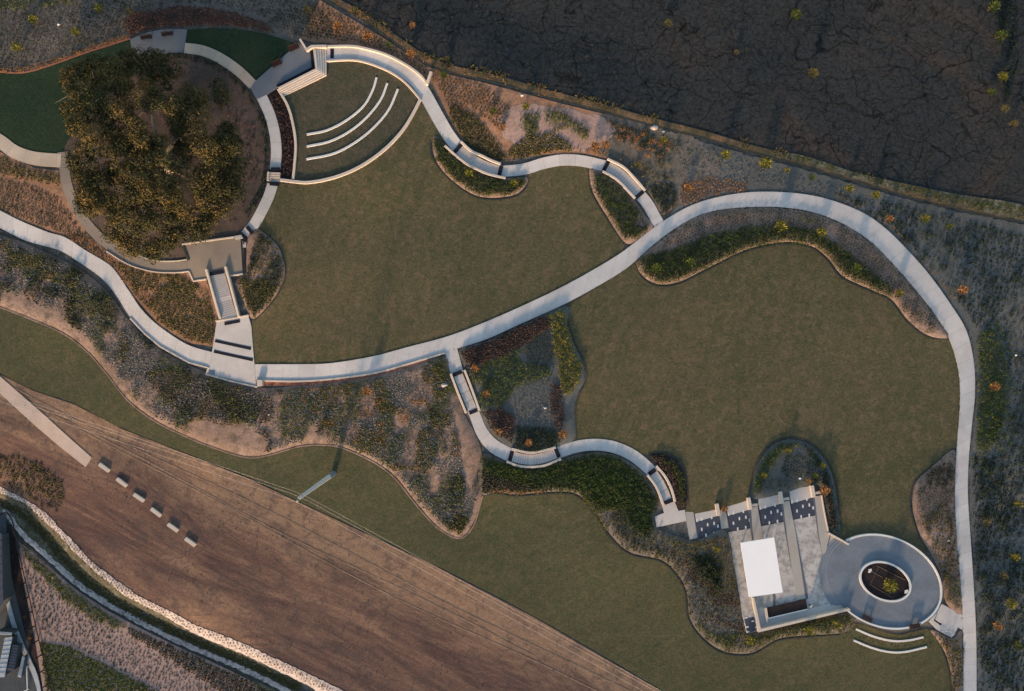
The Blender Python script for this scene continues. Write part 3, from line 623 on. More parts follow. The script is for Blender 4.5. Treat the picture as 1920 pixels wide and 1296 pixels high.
sheet('planting_bed', [(500,178),(520,167),(539,198),(549,233),(554,270),(552,307),(547,334),(526,334),(528,275),(524,238),(514,208)], M['mulch_dark'], 0.08, smoothpoly=False, grid=8, label='narrow dark red bed between ring path and amphitheatre wall', cat='planting bed')
# painted shade: dark strips where bed meets lawn
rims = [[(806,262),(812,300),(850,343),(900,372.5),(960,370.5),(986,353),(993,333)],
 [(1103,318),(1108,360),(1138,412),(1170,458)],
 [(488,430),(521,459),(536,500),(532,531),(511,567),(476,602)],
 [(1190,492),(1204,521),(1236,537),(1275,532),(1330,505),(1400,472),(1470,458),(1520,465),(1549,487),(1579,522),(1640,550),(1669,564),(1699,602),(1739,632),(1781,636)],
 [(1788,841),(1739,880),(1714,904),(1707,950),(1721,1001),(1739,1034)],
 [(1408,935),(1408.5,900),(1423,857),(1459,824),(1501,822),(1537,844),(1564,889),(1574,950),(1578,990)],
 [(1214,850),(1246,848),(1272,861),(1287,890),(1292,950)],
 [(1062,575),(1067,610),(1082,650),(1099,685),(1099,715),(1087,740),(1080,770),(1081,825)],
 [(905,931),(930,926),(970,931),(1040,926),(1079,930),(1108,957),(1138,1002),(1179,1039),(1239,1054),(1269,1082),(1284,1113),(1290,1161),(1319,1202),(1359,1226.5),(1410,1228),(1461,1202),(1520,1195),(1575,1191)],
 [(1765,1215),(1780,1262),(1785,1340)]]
for r in rims: ribbon('shade_and_soil_edge', r, 2.0, M['trench'], 0.10, skirt=0, cross=2, label='dark painted shade strip between bed and lawn', cat='edging', group='painted shade strips between beds and lawns')
ribbon('shade_and_soil_edge', LOWER_TOP[:22], 2.4, M['mulch_tan'], 0.14, skirt=0, cross=2, label='pale soil margin along the top of the lower lawn', cat='edging')
ribbon('shade_and_soil_edge', [(-30,137),(0,135),(30,137),(60,133),(110,117),(160,99),(244,72)], 3.2, M['rust'], 0.12, skirt=0, cross=2, label='margin above the dark green turf painted in sunlit orange', cat='edging')  # glow of the sun-facing rim put into this strip's colour
ribbon('shade_and_soil_edge', [(478,720),(560,719),(620,716),(700,704),(760,690),(800,678)], 8, M['rust'], 0.10, skirt=0, cross=2, label='rusty soil strip below the main path', cat='edging')

# ------------------------------------------------------------------ paths
ribbon('path', None, 0, M['path'], 0.16, edges=(MAIN_T, MAIN_B), label='pale concrete path curving in from the west', cat='path')
ribbon('path', None, 0, M['path'], 0.16, edges=(M2_T, M2_B), label='wide pale concrete path sweeping up and round the east lawn', cat='path')
ribbon('path', [(612,101),(657,99),(687,104),(724,116),(757,134),(780,153),(796,175),(810,200),(824,225),(840,252),(860,279)], 24, M['path'], 0.14, label='pale path between two low walls above the amphitheatre', cat='path')
ribbon('path', [(932,320),(946,321),(983,317),(1020,306),(1055,300),(1093,302),(1137,312)], 21, M['path'], 0.14, label='pale path linking the two curved stairs', cat='path')
ribbon('path', [(1195,361),(1207,373),(1218,388),(1227,405),(1238,424)], 21, M['path'], 0.13, label='short pale path from the second curved stair to the loop', cat='path')
ribbon('path', [(843,648),(848,665),(857,700)], 24, M['path'], 0.13, label='short pale path dropping off the main path', cat='path')
ribbon('path', [(885,766),(891,780),(904,811),(925,836),(962,857)], [20,21,24,26,25], M['path'], 0.13, label='pale curved path between the two lower stairs', cat='path')
ribbon('path', [(1040,850),(1046,849),(1080,838),(1114,834),(1149,838),(1183,852),(1208,871),(1227,890)], 22, M['path'], 0.13, label='pale arched path under the east lawn', cat='path')
ribbon('path', [(346,90),(380,95),(414,110),(447,133),(475,160)], 19.5, M['path_tan'], 0.13, label='tan arc of the ring path north of the oak', cat='path')
ribbon('path', [(491,182),(505,213),(514,245),(518,281),(516,318)], 20, M['path'], 0.13, label='pale arc of the ring path east of the oak', cat='path')
ribbon('path', [(511,346),(503,370),(490,397),(477,420),(460,441)], 20, M['path'], 0.13, label='pale arc of the ring path down to the taupe plaza', cat='path')
ribbon('path', [(117,285),(121,320),(128,355),(148,398),(172,431),(204,460),(243,485),(288,498),(330,500),(358,498)], 19, M['path_grey'], 0.13, label='grey arc of the ring path south-west of the oak', cat='path')
ribbon('path', [(-30,247),(0,265),(28,285),(65,297),(114,301)], 25, M['path_tan'], 0.14, label='tan path arriving at the oak ring from the west', cat='path')
def poly(name, pts, mat, dz, lab, cat='paving', **kw):
    return sheet(name, pts, mat, dz, smoothpoly=False, skirt=0.25, grid=kw.pop('grid', 9), label=lab, cat=cat, **kw)
poly('paving', [(244,74),(262,66),(280,60),(296,57),(313,55),(332,54.5),(351,55.5),(344,99),(328,98.5),(311,100),(280,104),(262,108),(247,98)], M['plaza_blue'], 0.15, 'bluish lookout slab with two benches')
poly('paving', [(480,151),(544,94.6),(560,78),(574,94.6),(587,94.6),(591,129),(520.5,164),(499.5,178),(481,186.5),(470,166)], M['plaza_blue'], 0.22, 'bluish stage slab above the amphitheatre steps')
poly('paving', [(586,94),(591.3,129),(521,164.5),(518,160),(584.5,126),(581,94)], M['tactile'], 0.36, 'dark warning band along the stage edge')
poly('paving', [(341,459),(390,452),(438,446),(451,448.5),(455,514),(362,526),(354,509),(351.5,489)], M['plaza_tan'], 0.17, 'taupe plaza slab at the head of the long stair')
poly('paving', [(406.5,600.6),(465.5,592),(471,612),(474,650),(477,683),(480,723),(430,711),(385.6,700.6),(393,675),(399,652)], M['path'], 0.20, 'pale trapezoid landing at the foot of the long stair')
poly('paving', [(1228,969),(1245,962),(1241,945),(1265,941),(1272,958),(1284,956),(1287,977),(1231,989)], M['slab'], 0.14, 'pale landing at the foot of the ramp')
poly('paving', [(1766,1132.5),(1808,1155),(1808,1184),(1796,1176.6),(1785,1196.5),(1756.5,1181),(1741.6,1165),(1755,1150)], M['path'], 0.13, 'pale apron joining the round terrace to the south path')

# ------------------------------------------------------------------ walls and stairs
wall('wall', [(613,86.5),(657,86),(687,91),(724,102),(761,121),(786,139),(800,155)], 0.42, 0.6, M['wall'], 'cream wall along the outer edge of the walled path')
wall('wall', [(612,114),(657,112),(687,117),(724,131),(749,146),(768,163),(789,188)], 0.36, 0.4, M['wall'], 'cream wall between the walled path and the amphitheatre turf')
wall('wall', [(800,158),(804,146),(808,134)], 0.5, 0.9, M['wall'], 'short cream wing wall jutting off the walled path', step=3)
wall('wall', [(562,73),(576,95)], 0.38, 0.9, M['wall'], 'oblique cream wing wall behind the stage', step=3)
wall('wall', [(574,93.5),(584,87),(612,86.5)], 0.55, 0.95, M['wall'], 'cream wall closing the north end of the stage steps', step=3, curved=False)
wall('wall', [(521,167),(539,198),(549,233),(554,270),(552,307),(549,336)], 0.45, 0.35, M['wall'], 'cream curved wall west of the amphitheatre turf')
wall('wall', [(525,337),(549,340),(576,342),(613,336),(650,324),(687,305),(724,277),(754,245),(773,215),(788,186)], 0.55, 0.42, M['wall'], 'long sunlit cream arc wall below the amphitheatre')
for i, (lab, p) in enumerate([('inner', [(575,252),(613,244),(650,225),(682,198),(699,168),(706,145)]), ('middle', [(575,274.5),(618,265),(657,245),(689,218),(714,186),(726,156)]), ('outer', [(574,298.5),(625,288),(667,266),(702,237.5),(729,205),(746,167)])]):
    wall('seat_wall', p, 0.40, 0.20, M['seatwall'], lab+' of three curved white seat walls on the amphitheatre turf', 'seat wall', 'amphitheatre seat walls')
wall('seat_wall', [(1605,1180),(1639,1194),(1673.6,1202),(1703.7,1201),(1731.5,1195)], 0.36, 0.20, M['seatwall'], 'upper curved white seat wall below the round terrace', 'seat wall')
wall('seat_wall', [(1600.7,1201),(1634,1214.6),(1666.7,1222.7),(1696.8,1222.7),(1738,1213.5)], 0.36, 0.20, M['seatwall'], 'lower curved white seat wall below the round terrace', 'seat wall')
wall('wall', [(341,458),(390,451),(438,444.5)], 0.30, 0.35, M['wall'], 'low cream kerb wall on the oak side of the taupe plaza')
wall('wall', [(199,471),(242,496.5),(288,509.5),(331,511),(354,508.5)], 0.22, 0.3, M['wall'], 'low cream edge wall on the downhill side of the grey ring path')
wall('wall', [(209,450),(244,473),(288,488),(326,489.5),(351,486.5)], 0.20, 0.25, M['wall'], 'low cream edge wall on the oak side of the grey ring path')
wall('wall', [(354,509),(362,527),(386,523.5)], 0.28, 0.35, M['wall'], 'low cream wall at the south-west corner of the taupe plaza', curved=False)
wall('wall', [(432,517),(455,513.5)], 0.28, 0.35, M['wall'], 'low cream wall at the south-east corner of the taupe plaza')
wall('wall', [(456,449),(458,462),(459.5,512)], 0.25, 0.35, M['darkmetal'], 'thin dark edge wall on the east side of the taupe plaza', curved=False)
wall('wall', [(343,461),(353,488)], 0.45, 0.35, M['trench'], 'dark end wall on the west side of the taupe plaza', step=3)
wall('wall', [(404,602),(436,597),(466,591)], 0.30, 0.35, M['wall'], 'low cream wall across the foot of the long stair')
wall('wall', [(244,597),(270,625),(300,650),(354,680),(391,690),(386,702),(430,714),(482,726)], 0.32, 0.35, M['wall'], 'cream retaining kerb on the downhill side of the west path and landing', curved=False)
wall('wall', [(481,713.5),(556,715),(620,711),(700,700),(760,684),(834,662)], 0.34, 0.35, M['wall'], 'sunlit cream retaining kerb below the main path')
prism('wall', [(481,713),(491,712.5),(491.5,724),(482,725.5)], -0.9, 0.55, M['wall'], label='square cream pier where the landing meets the main path', cat='wall')
# stage steps
st = empty('stage_steps', P1(600,120), 'broad cream corner steps between the stage and the turf', 'steps')
ins = [(587,92.4),(591.3,128.6),(520.5,164.3)]; outs = [(611.5,92),(611.8,140.8),(533,180.5)]
_o = dens(outs, 6); z_bot = float(T(_o[:, 0], _o[:, 1]).max())+0.02; z_top = max(z_bot+0.75, float(T(np.array([588., 592, 560, 522]), np.array([100., 129, 146, 165])).max())+0.25)
for i in range(5):
    f0, f1 = 0, (i+1)/5; z1 = z_top-(z_top-z_bot)*(i+0.15)/5
    lerp = lambda a, b, f: (a[0]+(b[0]-a[0])*f, a[1]+(b[1]-a[1])*f)
    A_ = [lerp(ins[k], outs[k], i/5-0.02 if i else 0) for k in range(3)]; B_2 = [lerp(ins[k], outs[k], f1) for k in range(3)]
    prism('step', A_+B_2[::-1], z_bot-0.6, z1, M['slab' if i % 2 else 'wall'], parent=st)

stair('curved stair between parapets, nearer the amphitheatre, above the hedge bed', [(861,280),(880,296),(900,308),(918,315.5),(935,320)], 20, 20, [(864,265),(884,283),(902,291),(920,300),(939,307)], [(834,273),(855,292),(876,308),(896,318),(915,326),(948,334)], landings=[(9,11)], group='curved garden stairs')
stair('curved stair between parapets, just before the upper path meets the loop', [(1139,313),(1160,325),(1180,343),(1197,363)], 20, 16, [(1139,297.5),(1169,313),(1192,336),(1210,357)], [(1130,321),(1156,336),(1177,357),(1191,372)], group='curved garden stairs')
stair('short straight stair with three wide landings below the main path', [(859,703),(872,735),(886,769)], 17, 4, [(845,701),(859,738),(874,775)], [(871,694),(884,728),(899,770)], group='curved garden stairs')
stair('curved stair sagging under the patchwork bed, next to the dark hedge', [(961,856),(980,861),(1001,862),(1022,858),(1042,850)], 19, 20, [(959,842),(998,849),(1042,839)], [(950,866),(978,875),(1017,874),(1052,861)], landings=[(8,9)], group='curved garden stairs')
stair('curved ramp between warm parapets leading down to the pavilion bays', [(1225,887.5),(1240,910),(1252,938)], 16, 3, [(1231,874),(1247,893),(1259,916),(1266,941)], [(1214,891),(1229,911),(1238,930),(1244,947)], group='curved garden stairs')
stair('long straight stair from the taupe plaza down to the pale landing', [(407.5,514),(416,545),(424,575),(431,597)], 27, 22, [(386,505),(399,552),(412,597)], [(422,500),(435,548),(447,594)], landings=[(12,13)], strips=False, wall_h=0.8)
strip(np.array((406.5,511.5)), (0.2,1), 26, 7, dz=0.34, label='dark warning strip at the top of the long stair')
strip(np.array((435,604.6)), (0.2,1), 29, 6, dz=0.30, label='dark warning strip at the foot of the long stair')
strip(np.array((436.8,646.5)), (-0.22,1), 69, 5.5, dz=0.26, label='upper long dark strip across the pale landing')
strip(np.array((437.5,667)), (-0.22,1), 75, 5.5, dz=0.26, label='lower long dark strip across the pale landing')
strip(np.array((516.5,317.5)), (0,1), 17, 7, dz=0.34, label='dark warning strip above the four ring path steps')
strip(np.array((514,345)), (-0.1,1), 17, 6.5, dz=0.30, label='dark warning strip below the four ring path steps')
strip(np.array((456,444.6)), (-0.85,0.6), 17, 6.5, dz=0.34, label='dark warning strip beside the taupe plaza corner')
strip(np.array((468,431.5)), (-0.75,0.65), 17, 6.5, dz=0.32, label='dark warning strip on the ring path just uphill of the taupe plaza')
strip(np.array((622.5,100.5)), (1,0), 17, 6.5, dz=0.22, label='dark warning strip east of the stage steps')
s4 = empty('ring_path_steps', P1(514,331), 'four warm cream steps on the ring path', 'steps')
for i in range(4):
    z1 = float(T(514,331)[0])+0.36-0.10*i; v0 = 323+i*4.4
    prism('step', [(505-i*0.3, v0), (525-i*0.4, v0+0.6), (525-i*0.4, v0+5), (504.5-i*0.3, v0+4.4)], z1-0.8, z1, M['wall'], parent=s4)
    a, b = P1(505-i*0.3, v0+4.2, z=z1), P1(525-i*0.4, v0+4.8, z=z1); d = b-a; bm = bmesh.new(); box_bm(bm, (a.x+b.x)/2, (a.y+b.y)/2, z1+0.006, d.length*0.97, 0.11, 0.012, math.atan2(d.y, d.x)); bmobj('nosing_shade', bm, M['nose_shade'], s4)  # thin dark bar painted in as the shadow line of each step
prism('kerb', [(501,322),(504.5,322),(503,338.5),(500,338)], 2.0, float(T(503,330)[0])+0.55, M['wall'], parent=s4)
# small pale corner pieces of the taupe plaza
prism('wall', [(438,443),(452,440.5),(456,447),(441,448.5)], 2.5, float(T(446,444)[0])+0.35, M['slab'], label='pale corner block west of the two ring path strips', cat='wall')
prism('wall', [(455,452),(461,455),(461.5,464),(455.5,464)], 2.5, float(T(458,458)[0])+0.35, M['slab'], label='pale corner block south of the two ring path strips', cat='wall')
prism('manhole_cover', [(393,692),(403,694),(402,703),(391.5,700.5)], -0.3, float(T(397,698)[0])+0.25, M['ellipse_step'], label='square grey cover in the corner of the pale landing', cat='cover')

# ------------------------------------------------------------------ pavilion terrace
zp = -2.95
def flatpoly(name, pts, mat, z, lab, cat='paving', group=None, kind='structure', thick=0.4):
    return prism(name, pts, z-thick, z, mat, label=lab, cat=cat, group=group, kind=kind)
flatpoly('terrace', [(1366,998),(1410,990.6),(1529,966.7),(1537,931),(1541,929),(1556,1000),(1592,1020),(1600,1060),(1600,1120),(1590,1143.6),(1423,1183),(1401,1187.5),(1394,1160)], M['slab_stained'], zp, 'stained pale concrete terrace under the white canopy', thick=1.6)
D = np.array((59.5, -11.5))
bays_dark = [(1306,979),(1347.6,966.7),(1351.5,1000),(1309.6,1008)]
ordn = ['first', 'second', 'third', 'fourth']
for k in range(4):
    o = D*k
    sh = lambda pts: [(p[0]+o[0], p[1]+o[1]) for p in pts]
    flatpoly('paving', sh([(1301,953),(1343,945.5),(1347.5,966.8),(1305.5,978.5)]), M['slab'], zp+0.04, f'{ordn[k]} pale bay slab from the west at the back of the pavilion', 'paving', 'pavilion bay slabs', thick=1.2)
    flatpoly('paving', sh([(1305.5,979),(1348,967.3),(1351.5,1000),(1309.6,1008)]), M['pavers'], zp+0.03, f'{ordn[k]} dark paver panel from the west with pale inset bricks', 'paving', 'pavilion dark paver panels', thick=1.2)
    bk = empty('bay_wall', P1(1345+o[0], 955+o[1], z=zp), f'{ordn[k]} cream fin wall from the west between the pavilion bays', 'wall', 'pavilion fin walls')
    prism('panel', sh([(1341.5,946),(1347.5,944.8),(1351,967),(1345,968)]), zp-1, zp+0.85, M['wall'], parent=bk)
    prism('base', sh([(1347.6,957.5),(1360.5,955.5),(1361.5,960),(1348.2,962)]), zp-1, zp+0.25, M['slab'], parent=bk)
    ins_b = empty('inset_bricks', P1(1330+o[0], 985+o[1], z=zp), f'pale inset bricks of the {ordn[k]} dark paver panel from the west', 'bricks', 'pale inset bricks')
    for (a, b) in ((1306.5,976),(1315.5,973.5),(1334,970.5),(1326.7,984),(1338.8,981.5),(1346,987),(1315.6,992.7),(1323.6,1003.5),(1338.7,1000.8)):
        prism('brick', sh([(a-1.4,b-2.7),(a+1.2,b-3.2),(a+1.8,b+2.6),(a-0.9,b+3.1)]), zp-0.2, zp+0.045, M['seatwall'], parent=ins_b)
strips_ = [([(1283.5,957),(1299,953.6),(1307.5,1009),(1293,1012)], 'first'), ([(1349,960),(1360.6,958),(1366,990),(1352.5,992)], 'second'),
 ([(1408,952),(1420.5,949.5),(1449.5,1119),(1449.5,1137),(1434,1140),(1411.7,1000)], 'third'), ([(1468,941),(1480,939),(1492,1000),(1510.5,1123),(1493.5,1125.5),(1475,1000)], 'fourth'), ([(1527.5,931),(1540.6,929),(1552,994),(1556,1001),(1548,1036),(1542,1040),(1535,1000)], 'fifth')]
for pts, wd_ in strips_:
    c = np.array(pts).mean(0)
    flatpoly('paving', [tuple(c+(np.array(p)-c)*np.array((1.22,1.0))) for p in pts], M['border'], zp+0.055, f'slate border under the {wd_} buff paving strip from the west', 'paving', 'slate strip borders', thick=0.5)
    flatpoly('paving', pts, M['strip'], zp+0.07, f'{wd_} buff paving strip from the west crossing the pavilion terrace', 'paving', 'buff paving strips', thick=0.5)
M['seam'] = flat_mat('canopy_seam', (0.77, 0.77, 0.77), 0.7)
can = empty('canopy', P1(1428,1065,z=zp), 'large white rectangular canopy over the pavilion terrace', 'canopy')
cc_ = [(1388.5,1018),(1451.5,1008),(1467.6,1111),(1404.7,1120)]
prism('roof', cc_, zp+3.2, zp+3.42, M['white'], parent=can)
bm = bmesh.new(); ctr = np.mean(cc_, 0)
for p in cc_+[((cc_[0][0]+cc_[3][0])/2, (cc_[0][1]+cc_[3][1])/2), ((cc_[1][0]+cc_[2][0])/2, (cc_[1][1]+cc_[2][1])/2)]:
    q = ctr+(np.array(p)-ctr)*0.72; a = P1(*q, z=zp+3.2); b = Vector((a.x, a.y, zp))
    bb = bmesh.new(); box_bm(bb, a.x, a.y, zp+1.6, 0.2, 0.2, 3.2, 0.15); bmobj('post', bb, M['steel'], can)
bm.free()
# L-shaped wall, inner walk, planter
wl = empty('terrace_wall', P1(1423,1180,z=zp), 'L-shaped cream wall round the south-west corner of the pavilion terrace', 'wall')
prism('wall', [(1411,1121.5),(1414.5,1121),(1427,1181),(1422,1186)], zp-1.2, zp+0.9, M['wall'], parent=wl)
prism('wall', [(1422,1186),(1425.5,1180),(1592.5,1141),(1595,1144.5)], zp-1.2, zp+0.88, M['wall'], parent=wl)
flatpoly('paving', [(1425,1180),(1421.5,1141),(1434,1139),(1436,1162),(1575,1127),(1590,1140.5)], M['slab'], zp+0.03, 'pale walk between the planter and the L-shaped wall')
pl = empty('planter', P1(1476,1142,z=zp), 'long dark soil-filled planter at the south end of the terrace', 'planter')
prism('soil', [(1438,1140.5),(1511,1124.5),(1514,1142),(1440.5,1159)], zp-0.1, zp+0.30, M['mulch_dark'], parent=pl)
prism('rim', [(1434,1141),(1438,1140.3),(1440.8,1159),(1439,1168),(1436.5,1166)], zp-0.1, zp+0.55, M['wall'], parent=pl)
prism('rim', [(1440.5,1159),(1514,1142),(1514.3,1143.6),(1440.8,1161)], zp-0.1, zp+0.45, M['seatwall'], parent=pl)
flatpoly('paving', [(1396,1160.5),(1416,1156.5),(1420.5,1183),(1401,1187)], M['pavers'], zp+0.03, 'small dark paver panel at the south-west corner of the terrace')
ins_b = empty('inset_bricks', P1(1405, 1170, z=zp), 'pale inset bricks in the small south-west paver panel', 'bricks')
for a, b in ((1411.5,1165),(1401,1176),(1402.5,1185),(1399,1158.5),(1418.5,1176)):
    prism('brick', [(a-2.6,b-1),(a+2.4,b-1.9),(a+2.8,b+0.8),(a-2.2,b+1.6)], zp-0.2, zp+0.05, M['seatwall'], parent=ins_b)

# ------------------------------------------------------------------ round terrace
EC = np.array((1658.5, 1091.0)); TH = math.radians(23.4)
def ell(a, b, n=96, c=EC, th=TH, t0=0.0, t1=2*math.pi):
    t = np.linspace(t0, t1, n, endpoint=(t1-t0) < 6.2)
    return [(c[0]+a*math.cos(x)*math.cos(th)-b*math.sin(x)*math.sin(th), c[1]+a*math.cos(x)*math.sin(th)+b*math.sin(x)*math.cos(th)) for x in t]
ze = -2.76
for i, e in enumerate((15, 10, 5)):
    ar = [p for p in ell(111.6+e, 84.1+e, 160) if p[0] < 1600]
    ar = sorted([p for p in ar if 1000 < p[1] < 1136], key=lambda p: p[1])
    ar = [p for p in ar if not (p[1] < 1021 and p[0] > 1560+ (p[1]-1000)*1.5) and p[0] < 1592]
    flatpoly('terrace_step', ar+[(1600,1130),(1610,1090),(1600,1030)], M['ellipse_step'], zp+0.06+0.05*i, ['lowest', 'middle', 'topmost'][i]+' curved slate step on the west side of the round terrace', 'step', 'curved slate steps', kind=None, thick=0.4)
flatpoly('round_terrace', ell(111.6, 84.1), M['ellipse'], ze, 'oval slate-blue terrace round the oval planter', thick=1.8)
def ringwall(parent, name, a, b, wpx, z0, z1, mat, t0=0, t1=2*math.pi, n=96, c=EC):
    o = ell(a, b, n, c, TH, t0, t1); i_ = ell(a-wpx, b-wpx, n, c, TH, t0, t1); closed = (t1-t0) > 6.2
    vs, fs = [], []
    for p, q in zip(o, i_):
        A = P1(*p, z=z1); B = P1(*q, z=z1); vs += [(A.x, A.y, z0), tuple(A), tuple(B), (B.x, B.y, z0)]
    m = len(o)
    for i in range(m if closed else m-1):
        j = (i+1) % m
        for k in range(3): fs.append((i*4+k, j*4+k, j*4+k+1, i*4+k+1))
    if not closed: fs += [(0, 1, 2, 3), tuple((m-1)*4+k for k in (3, 2, 1, 0))]
    me = bpy.data.meshes.new(name); me.from_pydata(vs, [], fs); me.update()
    bm = bmesh.new(); bm.from_mesh(me); bmesh.ops.recalc_face_normals(bm, faces=bm.faces); bm.to_mesh(me); bm.free()
    return link(name, me, mat, parent)
def ang(u, v):
    d = np.array((u, v))-EC; x = d[0]*math.cos(TH)+d[1]*math.sin(TH); y = -d[0]*math.sin(TH)+d[1]*math.cos(TH)
    return math.atan2(y/84.1, x/111.6)
a0, a1 = ang(1591,1018), ang(1707,1178); 
ao = ringwall(None, 'rim_wall', 112.5, 85, 3.2, ze-1.2, ze+0.24, M['seatwall'], a0, ang(1723,1174), 90)
tag(ao, 'white rim wall round the north and east of the round terrace', 'wall')
ao = ringwall(None, 'rim_wall', 112.5, 85, 3.2, ze-1.2, ze+0.24, M['seatwall'], ang(1706,1180), ang(1594,1144), 40)
tag(ao, 'white rim wall along the south side of the round terrace', 'wall')
op = empty('oval_planter', P1(1660.5,1091,z=ze), 'oval planter with white rim and dark soil in the round terrace', 'planter')
C2 = (1660.5, 1091.0)
ringwall(op, 'rim', 50.7, 35.8, 3.4, ze-0.1, ze+0.42, M['seatwall'], c=C2)
prism('soil', ell(47.5, 32.6, 64, C2), ze, ze+0.12, M['mulch_dark'], parent=op)
for (a, b, c, d) in ((1644,1061,1698,1088),(1631,1096,1676,1122),(1648,1062,1631,1097),(1634,1071,1655,1083)):
    bm = bmesh.new(); tube_bm(bm, P1(a, b, z=ze+0.15), P1(c, d, z=ze+0.15), 0.035); bmobj('drip_pipe', bm, M['stem'], op)
wall('wall', [(1553.4,999.5),(1592,1021)], 0.34, 0.7, M['wall'], 'oblique cream wing wall between the terrace and the round terrace', step=4)
wall('wall', [(1541,929),(1547,965),(1554,999)], 0.2, 0.4, M['wall'], 'thin cream edge wall on the east side of the fifth strip', step=4)

# ------------------------------------------------------------------ furniture
def bench(u, v, deg, L_, W_, mat, label, dz=0.15, z=None, group='dark timber benches'):
    loc = P1(u, v, dz, z); r = empty('bench', loc, label, 'bench', group, kids_in_world=False, rz=math.radians(-deg))
    for k in range(4):
        bm = bmesh.new(); box_bm(bm, 0, (k-1.5)*W_/4.0, 0.43, L_, W_/4-0.02, 0.06, bevel=0.008)
        bmobj('seat_slat', bm, mat, r)
    for s in (-1, 1):
        bm = bmesh.new(); box_bm(bm, s*L_*0.36, 0, 0.20, 0.10, W_*0.85, 0.40, bevel=0.01); bmobj('leg', bm, M['darkmetal'], r)
    bm = bmesh.new(); box_bm(bm, 0, W_/2, 0.68, L_, 0.06, 0.30, bevel=0.01); bmobj('backrest', bm, mat, r)
bench(276,71.5,-8,2.1,0.65,M['darkwood'],'dark timber bench on the lookout slab, the western one')
bench(315.5,65.5,-8,2.1,0.65,M['darkwood'],'dark timber bench on the lookout slab, the eastern one')
bench(552,91,-25,1.9,0.95,M['wood'],'red-brown timber bench on the stage, the one nearer the oblique wing wall',0.24)
bench(520,120.5,-25,1.9,0.95,M['wood'],'red-brown timber bench on the stage, the one nearer the ring path',0.24)
bench(1625,1158.5,30,1.9,0.8,M['darkwood'],'dark timber bench on the round terrace above the seat walls',z=ze+0.01)
bench(1714,1173,-8,2.0,0.9,M['darkwood'],'dark timber bench filling the gap in the round terrace rim',z=ze+0.01)
blk0 = None
bnames = ['nearest the end of the straight pale walk', 'second from the straight pale walk', 'third from the straight pale walk', 'fourth from the straight pale walk', 'fifth from the straight pale walk', 'farthest from the straight pale walk']
for i, (u, v) in enumerate([(196.6,876.3),(229.4,904),(261.5,932.6),(293.5,960),(325,988.5),(357.8,1015.6)]):
    if blk0 is None:
        bm = bmesh.new(); box_bm(bm, 0, 0, 0.18, 2.35, 0.75, 0.42, bevel=0.05); o = bmobj('concrete_block', bm, M['wall']); blk0 = o
    else:
        o = blk0.copy(); COL.objects.link(o)
    o.location = P1(u, v, 0.05); o.rotation_euler = (0, 0, math.radians(-35+random.uniform(-3, 3)))
    tag(o, 'white concrete block on the dirt, '+bnames[i], 'block', 'row of white concrete blocks')
# utility pole with wires
zb = float(T(625,888)[0]); pr = empty('utility_pole', P1(626,887.5,z=zb), 'tall galvanised utility pole with a dark shadow on the lower lawn', 'utility pole', kids_in_world=False)
bm = bmesh.new(); tube_bm(bm, (0, 0, 1.2), (0, 0, 24.8), 0.46, 0.27, 12); bmobj('shaft', bm, M['steel'], pr)
bm = bmesh.new(); tube_bm(bm, (0, 0, -0.3), (0, 0, 4.2), 0.52, 0.50, 12); bmobj('base_sleeve', bm, M['ellipse_step'], pr)
bm = bmesh.new(); tube_bm(bm, (0, 0, 24.8), (0, 0, 25.2), 0.13, 0.10, 8); bmobj('cap', bm, M['steel'], pr)
pa = P1(626, 887.5, z=zb)
wdir = Vector((0.885, -0.465, 0)).normalized(); wn = Vector((0.465, 0.885, 0))
heads = []
for off, hz in ((-0.5, 25.0), (0.25, 24.3), (0.5, 23.4)):
    a = Vector((0, 0, hz-0.5)); b = wn*off+Vector((0, 0, hz)); bm = bmesh.new(); tube_bm(bm, a, b, 0.09, 0.07, 6); bmobj('bracket', bm, M['darkmetal'], pr)
    bm = bmesh.new(); tube_bm(bm, b, b+Vector((0, 0, 0.45)), 0.17, 0.12, 8); bmobj('insulator', bm, M['ins'], pr); heads.append(pa+b+Vector((0, 0, 0.45)))
dl, dr = Vector((-0.950, 0.312, 0)), Vector((0.873, -0.487, 0))
for i, h in enumerate(heads):
    pts = [h+(dl*-x if x < 0 else dr*x)+Vector((0, 0, -0.0012*abs(x)*(150-abs(x))/4)) for x in np.linspace(-75, 95, 61)]
    bm = bmesh.new()
    for a, b in zip(pts[:-1], pts[1:]): tube_bm(bm, a, b, 0.013, n=5)
    o = bmobj('power_line', bm, M['wire']); tag(o, ['southernmost', 'middle', 'northernmost'][i]+' overhead wire crossing the dirt from the utility pole', 'wire', 'overhead wires')
# totem, racks, lights, person
r = empty('sign_post', P1(1752.5,1163.5,0.15), 'slim dark upright totem on the apron by the round terrace', 'sign', kids_in_world=False)
bm = bmesh.new(); box_bm(bm, 0, 0, 1.1, 0.30, 0.12, 2.2, 0.4, 0.01); bmobj('panel', bm, M['darkmetal'], r)
bm = bmesh.new(); box_bm(bm, 0, 0, 2.0, 0.42, 0.26, 0.3, 0.4, 0.01); bmobj('head', bm, M['darkmetal'], r)
for k, (u, v) in enumerate([(1769,1178),(1773,1180.5),(1781,1184.5),(1785,1187)]):
    bm = bmesh.new(); c = [Vector((math.cos(t)*0.45, 0, 0.1+0.75*math.sin(t))) for t in np.linspace(0, math.pi, 9)]
    for a, b in zip(c[:-1], c[1:]): tube_bm(bm, a, b, 0.03, n=6)
    o = bmobj('bike_rack', bm, M['steel']); o.location = P1(u, v, 0.13); o.rotation_euler = (0, 0, math.radians(-30+(k % 2)*70))
    tag(o, 'small steel hoop rack on the apron, %s from the totem' % ['nearest', 'second', 'third', 'farthest'][k], 'bike rack', 'hoop racks')
